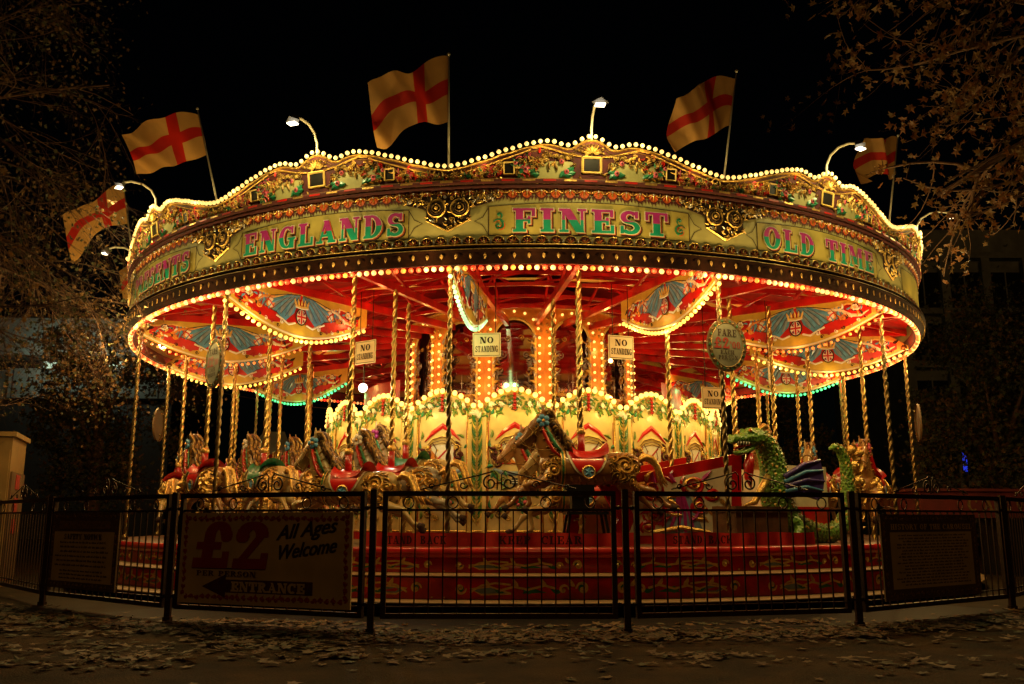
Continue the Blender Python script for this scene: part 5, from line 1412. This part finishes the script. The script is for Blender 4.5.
# =================================================================== GROUND
def ground_mat(name, c1, c2, sc, bump, rough=.8):
    m = bpy.data.materials.new(name); m.use_nodes = True; nt = m.node_tree; N = nt.nodes; L = nt.links; p = N['Principled BSDF']
    tc = N.new('ShaderNodeTexCoord'); n1 = N.new('ShaderNodeTexNoise'); n1.inputs['Scale'].default_value = sc; n1.inputs['Detail'].default_value = 8
    n2 = N.new('ShaderNodeTexNoise'); n2.inputs['Scale'].default_value = 60; n2.inputs['Detail'].default_value = 3
    L.new(tc.outputs['Object'], n1.inputs['Vector']); L.new(tc.outputs['Object'], n2.inputs['Vector'])
    r = N.new('ShaderNodeValToRGB'); r.color_ramp.elements[0].position = .35; r.color_ramp.elements[1].position = .68; r.color_ramp.elements[0].color = (*c1, 1); r.color_ramp.elements[1].color = (*c2, 1)
    L.new(n1.outputs['Fac'], r.inputs[0]); mx = N.new('ShaderNodeMixRGB'); mx.blend_type = 'MULTIPLY'; mx.inputs[0].default_value = .6
    L.new(r.outputs[0], mx.inputs[1]); L.new(n2.outputs['Fac'], mx.inputs[2]); L.new(mx.outputs[0], p.inputs['Base Color'])
    bp = N.new('ShaderNodeBump'); bp.inputs['Strength'].default_value = bump; bp.inputs['Distance'].default_value = .02; L.new(n2.outputs['Fac'], bp.inputs['Height']); L.new(bp.outputs[0], p.inputs['Normal'])
    p.inputs['Roughness'].default_value = rough; p.inputs['Specular IOR Level'].default_value = .08; return m
gm = ground_mat('tarmac', (.018, .008, .0015), (.078, .036, .007), 2.2, 1.0, .75)
pm = ground_mat('paving', (.022, .014, .006), (.046, .030, .013), 1.6, .3, .7)
dm = ground_mat('step_shade', (.008, .006, .005), (.016, .012, .010), 3, .3, .6)  # near-black colour for the shade below the steps
b = MB(); b.add([(-120, -20, 0), (120, -20, 0), (120, 160, 0), (-120, 160, 0)], [(0, 1, 2, 3)], 0)
tag(b.build('ground', [gm]), kind='structure')
b = MB(); b.lathe([(9.15, .004), (7.3, .004)], 120, 0); o = b.build('pavement', [pm]); o.location = (X0, D0, 0); tag(o, kind='structure')
b = MB(); b.lathe([(8.75, .008), (7.3, .008)], 60, 0, radians(-33), radians(38)); o = b.build('ground_shade', [dm]); o.location = (X0, D0, 0); tag(o, kind='structure')  # dark sheet standing in for shade on the ground before the steps

# fallen leaves
b = MB(); rn = random.Random(12)
def leaf_geo(x, y, s, a, z):
    pts = []; n = 10; tl = rn.uniform(-.18, .18); cu = rn.uniform(-.05, .28); tx = rn.uniform(-.25, .25)
    for i in range(n):
        t = 2 * pi * i / n; r = s * (1 if i % 2 == 0 else .55) * (1.2 if i == 0 else rn.uniform(.7, 1.05))
        lx, ly = r * cos(t), r * sin(t) * .85
        pts.append((x + lx * cos(a) - ly * sin(a), y + lx * sin(a) + ly * cos(a), z + .006 + lx * tl + ly * tx + cu * (r / s) ** 2 * s * rn.uniform(.2, 1.1)))
    zc = z + .010 + abs(tl) * s * .3
    b.add([(x, y, zc)] + [(p[0], p[1], max(.011, p[2] + abs(tl) * s * .4)) for p in pts], [(0, 1 + i, 1 + (i + 1) % n) for i in range(n)], rn.choice((0, 0, 1, 2)))
cl = []
for i in range(80):
    cl.append((rn.uniform(-6.5, 6.5), 9.4 - 3.2 * rn.random() ** 1.6, rn.uniform(.08, .32)))
for i in range(5200):
    if rn.random() < .05: x, y, z = rn.uniform(-8, 8), rn.uniform(5.6, 11), 0
    elif rn.random() < .5:     # drift along the fence
        a = rn.gauss(0, 34); r = rn.gauss(9.15, .22); x, y, z = polar(r, a); z = rn.random() * .02
    else:
        c = rn.choice(cl); x = c[0] + rn.gauss(0, c[2] * 1.6); y = c[1] + rn.gauss(0, c[2] * .5); z = rn.random() * .02
    if hypot(x - X0, y - D0) < 8.3 or y > 14: continue
    leaf_geo(x, y, rn.uniform(.035, .075), rn.random() * 6.3, z)
tag(b.build('fallen_leaves', ['leafa', 'leafd', 'bark']), 'dry brown leaves scattered over the tarmac in front of the fence', kind='stuff')

# =================================================================== TREES
def grow(b, p, d, L, r, depth, rn, leaves, keep, spread=.6, drop=.0, nseg=7, twig=3, leafn=5):
    pts = [p.copy()]; rad = [r]; q = p.copy(); dd = d.normalized(); cv = Vector((rn.gauss(0, .07), rn.gauss(0, .07), rn.gauss(0, .07)))
    for i in range(nseg):
        dd = (dd + cv + Vector((rn.gauss(0, .05), rn.gauss(0, .05), rn.gauss(0, .05) - drop * (1.1 - 2.0 * i / nseg)))).normalized()
        q = q + dd * L / nseg
        if not keep(q): break
        pts.append(q.copy()); rad.append(r * (1 - .75 * (i + 1) / nseg))
    if len(pts) > 2: b.tube(pts, rad, 6 if depth < 2 else 4, 0, cap=False)
    if depth >= 1:
        for i in range(1, len(pts)):
            for k in range(leafn):
                if rn.random() < .75: leaves.append(pts[i] + Vector((rn.gauss(0, .12), rn.gauss(0, .12), rn.gauss(0, .12))))
    if depth < twig:
        for i in range(2, len(pts)):
            for k in range(rn.choice((1, 1, 2)) if depth else 2):
                e = (dd * .6 + Vector((rn.gauss(0, spread), rn.gauss(0, spread), rn.gauss(0, spread * .8)))).normalized()
                grow(b, pts[i], e, L * rn.uniform(.38, .6), rad[i] * .6, depth + 1, rn, leaves, keep, spread, drop, nseg, twig, leafn)
def leaf_cloud(b, pts, s0, s1, rn, mats=(0, 0, 1)):
    for p in pts:
        s = rn.uniform(s0, s1); n = Vector((rn.gauss(0, 1), rn.gauss(0, 1), rn.gauss(0, 1))).normalized()
        x = n.orthogonal().normalized(); a = rn.random() * 6.3; y = n.cross(x); x, y = x * cos(a) + y * sin(a), y * cos(a) - x * sin(a)
        P = [p + x * s * rr * cos(t) + y * s * rr * sin(t) + n * s * rn.uniform(-.18, .25) for t, rr in ((1.57, 1.25), (1.15, .5), (.6, 1.0), (.15, .45), (-.5, .75), (-1.57, .35), (-2.64, .75), (2.99, .45), (2.54, 1.0), (1.99, .5))]
        b.add([p + n * s * .12] + P, [(0, 1 + i, 1 + (i + 1) % 10) for i in range(10)], rn.choice(mats))
def tree(label, base, limbs, keep, leafsize, seed, mats, lm=('leafa', 'leafb', 'leafd'), thin=1., **kw):
    rn = random.Random(seed); t = thing('tree', label, 'tree', base)
    b = MB(); lv = []
    h = max(l[0] for l in limbs)
    b.tube([(0, 0, 0), (.05, 0, h * .5), (0, .05, h)], [.28, .2, .10], 12, 0)
    for z, d, L, r in limbs: grow(b, Vector((0, 0, z)), Vector(d), L, r, 0, rn, lv, keep, **kw)
    b.build('trunk', ['bark'], t)
    if thin < 1: lv = [p for p in lv if rn.random() < thin]
    b = MB(); leaf_cloud(b, lv, *leafsize, rn, mats); b.build('crown', list(lm), t)
    print('tree', label[:20], len(lv))
BL = (-8.6, 11.6, 0)
kl = lambda q: -4 < q.x < 3.55 - .10 * max(0, q.z - 4) and q.z > 1.9 + .3 * max(0, q.x) and q.y > -4.5
tree('bare-twigged tree with small brown leaves at the left edge', BL,
     [(2.6, (1, -.1, .3), 3.4, .022), (3.0, (1, .3, .4), 3.4, .022), (3.4, (1, -.2, .45), 3.6, .026), (4.0, (1, -.3, .45), 3.8, .03), (4.5, (1, .3, .3), 3.6, .026), (4.9, (1, -.1, .35), 3.7, .03), (5.6, (.9, -.3, .5), 3.7, .03), (6.4, (.9, .2, .6), 3.6, .026), (7.0, (.8, -.2, .6), 3.4, .022), (7.6, (.7, .1, .7), 3.2, .022), (6.9, (.9, .4, .2), 3.4, .02)],
     kl, (.018, .045), 5, (0, 0, 2, 2), spread=.36, drop=.18, twig=3, leafn=1, thin=.20)
BR = (8.9, 10.6, 0)
def kr(q):
    x, z = q.x + 8.9, q.z
    return x > 2.7 and z > 4.75 + max(0, 5.8 - x) * .85 and q.y > -3.0
tree('overhanging branches with large brown autumn leaves at the upper right', BR,
     [(4.6, (-1, -.35, .22), 4.2, .06), (5.2, (-1, -.1, .4), 4.6, .07), (5.9, (-1, -.5, .25), 5.2, .07), (6.4, (-1, .1, .2), 5.4, .06), (7.0, (-1, -.4, .1), 5.8, .06), (5.0, (-.9, -.9, .4), 4.5, .06)],
     kr, (.04, .085), 8, (0, 0, 1, 1), spread=.40, drop=.17, nseg=9, twig=2, leafn=5, thin=.34)
def bush_tree(label, loc, rx, rz, z0, n, seed, s=(.05, .11)):
    rn = random.Random(seed); t = thing('tree', label, 'tree', loc)
    b = MB(); b.tube([(0, 0, 0), (.1, 0, z0 + rz * .5), (0, 0, z0 + rz)], [.25, .18, .05], 8)
    for i in range(9):
        a = i * .7; b.tube([(0, 0, z0 + rz * .1 * i * .8), (rx * .4 * cos(a), rx * .3 * sin(a), z0 + rz * (.3 + .1 * i)), (rx * .8 * cos(a), rx * .6 * sin(a), z0 + rz * (.5 + .12 * i))], [.1, .06, .02], 5)
    b.build('trunk', ['bark'], t)
    b = MB(); pts = []; cl = [(Vector((rn.gauss(0, rx * .45), rn.gauss(0, rx * .4), z0 + rz * rn.uniform(.1, 1.9))), rn.uniform(.4, 1.0)) for i in range(46)]
    for i in range(n):
        c, r = rn.choice(cl); pts.append(c + Vector((rn.gauss(0, r * .5), rn.gauss(0, r * .5), rn.gauss(0, r * .45))))
    leaf_cloud(b, pts, *s, rn, (0, 1, 1)); b.build('crown', ['leafa', 'leafd', 'leafb'], t)
bush_tree('tall dark leafy tree beyond the right side of the ride', (13.2, 24.5, 0), 2.2, 3.2, .6, 15600, 31)
bush_tree('dark leafy tree at the right edge in front of the grey building', (17.0, 27, 0), 2.6, 3.6, .8, 15600, 32)
bush_tree('dark bushy tree behind the left side of the ride', (-12.4, 27, 0), 1.8, 2.6, 1.6, 10800, 33)
bush_tree('low dark tree behind the twisted poles at centre right', (8.5, 33, 0), 3.0, 2.6, .3, 10800, 34)

# =================================================================== BUILDINGS and far things
t = thing('office_building', 'grey concrete office building with dark windows at the right edge', 'building', (31, 52, 0))
b = MB(); b.box(-8, 0, 0, 14, 12, 16.6, 0)
for z in (3.2, 6.6, 10, 13.2, 16.6): b.box(-8.1, -.25, z - .35, 14, 0, z, 0)
for i in range(9): b.box(-8.1 + i * 2.45, -.4, 0, -7.6 + i * 2.45, -.251, 16.2, 0)
b.build('facade', ['concrete'], t)
b = MB(); b.box(-7, 1, 16.6, 13, 9, 18.4, 0); b.build('roof_storey', ['concrete'], t)
for zi, z in enumerate((4.2, 7.4, 10.8, 13.9)):
    for i in range(8):
        b = MB(); x = -7.5 + i * 2.45; b.box(x, -.06, z - .7, x + 1.85, -.02, z + 1.5, 0); b.box(x + .88, -.09, z - .7, x + .96, -.061, z + 1.5, 1); b.build('window', ['glassdk', 'concrete'], t)
t = thing('concrete_building', 'low concrete building with a lit window strip behind the left tree', 'building', (-23, 47, 0), .05)
b = MB(); b.box(-14, .3, 0, 5, 10, 7.2, 1); b.box(-3.3, -.2, 7.2, 5, 10, 8.75, 0); b.box(-14, .4, 7.2, -3.302, 10, 8.75, 0); b.box(-14, .8, 8.75, 5, 10, 9.35, 1); b.box(-14.4, -.9, 9.35, 5.3, 10, 11.3, 0)
for i in range(6): b.box(-3.1 + i * 1.5, -.24, 7.2, -3.05 + i * 1.5, -.201, 8.75, 1)
b.build('facade', ['concrete', 'grey'], t)
for x0, x1, m_ in ((-2.0, .2, 'litwin'), (.35, 1.15, 'glassdk'), (1.25, 1.5, 'litwin'), (1.6, 2.2, 'litwin'), (2.3, 4.8, 'glassdk'), (-9, -2.2, 'glassdk')):
    b = MB(); b.box(x0, .70, 8.80, x1, .78, 9.30, 0); b.build('window', [m_], t)
lw = bpy.data.lights.new('facade_fill', 'AREA'); lw.energy = 45; lw.color = (.8, 1, .75); lw.size = 4; lw.shape = 'RECTANGLE'; lw.size_y = 1  # added unseen panel that brightens the concrete front
o = bpy.data.objects.new('facade_fill', lw); COL.objects.link(o); o.location = (-22.5, 44.0, 9.0); o.rotation_euler = (radians(90), 0, 0)
t = thing('pay_kiosk', 'tall yellow pay kiosk at the left edge behind the gate', 'kiosk', (-8.0, 13.9, 0), .35)
b = MB(); b.box(-.9, -.4, 0, .36, .9, 2.22, 0); b.box(-.95, -.45, 2.22, .41, .95, 2.29, 0)
b.build('kiosk_body', ['kioskm'], t)
b = MB(); b.box(.20, -.43, .0, .34, -.401, 2.02, 0); b.box(-.9, -.43, .0, -.8, -.401, 2.02, 0); b.box(-.8, -.43, 1.88, .20, -.401, 2.02, 0); b.box(.361, -.35, .1, .39, .85, 1.7, 1)
b.build('frame', ['kioskm', 'signbrown'], t)
for z in (1.45, 1.1, .78):
    b = MB(); b.box(.391, .0, z, .40, .35, z + .22, 0); b.build('notice', ['signred'], t)
b = MB(); b.map = lambda u, v, w: (u, -.402 - w, v); b.scroll(-.2, 1.7, .09, 0, 1.4, 1, .02, 0, 0, .006); b.poly([(-.7, .9), (.1, .9), (.1, 1.5), (-.7, 1.5)], .001, 1); b.build('hatch', ['gold', 'signbrown'], t)
lamp((-7.0, 13.0, 2.5), 1.3, (1, .55, .2), .1, name='kiosk_light')
# red stall on the right
t = thing('red_stall', 'dark red stall with faded gold lettering behind the history notice', 'stall', (10.2, 16.6, 0), .18)
b = MB(); b.box(-3.1, 0, 1.02, 4, .9, 1.48, 0); b.box(-3.15, -.03, 1.482, 4, .95, 1.53, 0); b.box(-1.4, .1, 0, 4, .8, 1.02, 2); b.build('fascia', ['stallred', 'red', 'black'], t)
b = MB(); b.map = lambda u, v, w: (u, -w - .002, v); lettering(b, 'CARVARLO', -2.2, 1.14, 2.4, .22, .002, 0, gap=.3); b.build('lettering', ['golddk'], t)
for x in (-.55, .9):
    b = MB(); b.box(x, .02, .15, x + .62, .09, 1.05, 0); b.map = None; b.build('door_panel', ['signred'], t)
b = MB(); b.map = lambda u, v, w: (-.06 - v, .015 - w, u); lettering(b, 'TUR VTOL', .2, -.05, .8, .09, .002, 0); b.build('side_lettering', ['orange'], t)
t = thing('striped_awning', 'distant red and grey stall awning seen between the left poles', 'stall', (-8.1, 29, 0))
b = MB(); b.add([(-1.0, 0, 2.3), (1.1, 0, 2.3), (.8, 1, 3.1), (-.7, 1, 3.1)], [(0, 1, 2, 3)], 0); b.box(-1.0, .02, 1.9, 1.1, .06, 2.3, 0); b.box(-.9, .3, 0, 1.0, 1.2, 1.9, 1); b.add([(-.75, 1.0, 3.1), (.85, 1.0, 3.1), (.4, 1.6, 3.9), (-.3, 1.6, 3.9)], [(0, 1, 2, 3)], 1); b.build('awning', ['redcloth', 'concrete'], t)
t = thing('blue_lamp_post', 'thin post with a small blue light beyond the right fence', 'lamp post', (15.2, 30.5, 0))
b = MB(); b.tube([(0, 0, 0), (0, 0, 2.55)], .05, 8); b.build('post', ['iron'], t)
b = MB(); b.tube([(0, 0, 2.55), (0, 0, 3.35)], .07, 8); b.build('blue_tube', ['bluelamp'], t)
t = thing('overhead_cable', 'thin cable crossing behind the left side of the ride', 'cable', (0, 0, 0))
b = MB(); b.tube([(-16, 24, 5.9), (-10, 24, 4.7), (-6, 24, 4.0), (-2, 24, 3.6)], .012, 4); b.build('cable', ['iron'], t)

# =================================================================== CAMERA, WORLD
cam = bpy.data.cameras.new('camera'); co = bpy.data.objects.new('camera', cam); COL.objects.link(co)
cam.sensor_width = 36; cam.lens = 902.9 / 1024 * 36; cam.clip_end = 500; cam.clip_start = .05
co.location = (0, 0, 1.0); co.rotation_euler = (radians(90 + 11.09), 0, 0); SC.camera = co
w = bpy.data.worlds.new('World'); SC.world = w; w.use_nodes = True; nt = w.node_tree
sky = nt.nodes.new('ShaderNodeTexSky'); sky.sky_type = 'NISHITA'; sky.sun_disc = False; sky.sun_elevation = radians(12); sky.sun_rotation = radians(200)
bg = nt.nodes['Background']; nt.links.new(sky.outputs[0], bg.inputs[0]); bg.inputs[1].default_value = .00012
s = bpy.data.lights.new('sodium_fill', 'SUN'); s.energy = .085; s.angle = radians(12); s.color = (1, .50, .13); so = bpy.data.objects.new('sodium_fill', s); COL.objects.link(so); so.rotation_euler = (radians(58), 0, radians(2))  # low orange fill from behind the camera, standing in for unseen street lighting
SC.view_settings.view_transform = 'Standard'; SC.view_settings.look = 'None'; SC.view_settings.exposure = 0; SC.view_settings.gamma = 1
c = SC.cycles; c.use_denoising = True; c.max_bounces = 5; c.diffuse_bounces = 3; c.glossy_bounces = 3; c.transmission_bounces = 2; c.sample_clamp_indirect = 3; c.sample_clamp_direct = 0; c.caustics_reflective = False; c.caustics_refractive = False
c.use_light_tree = True
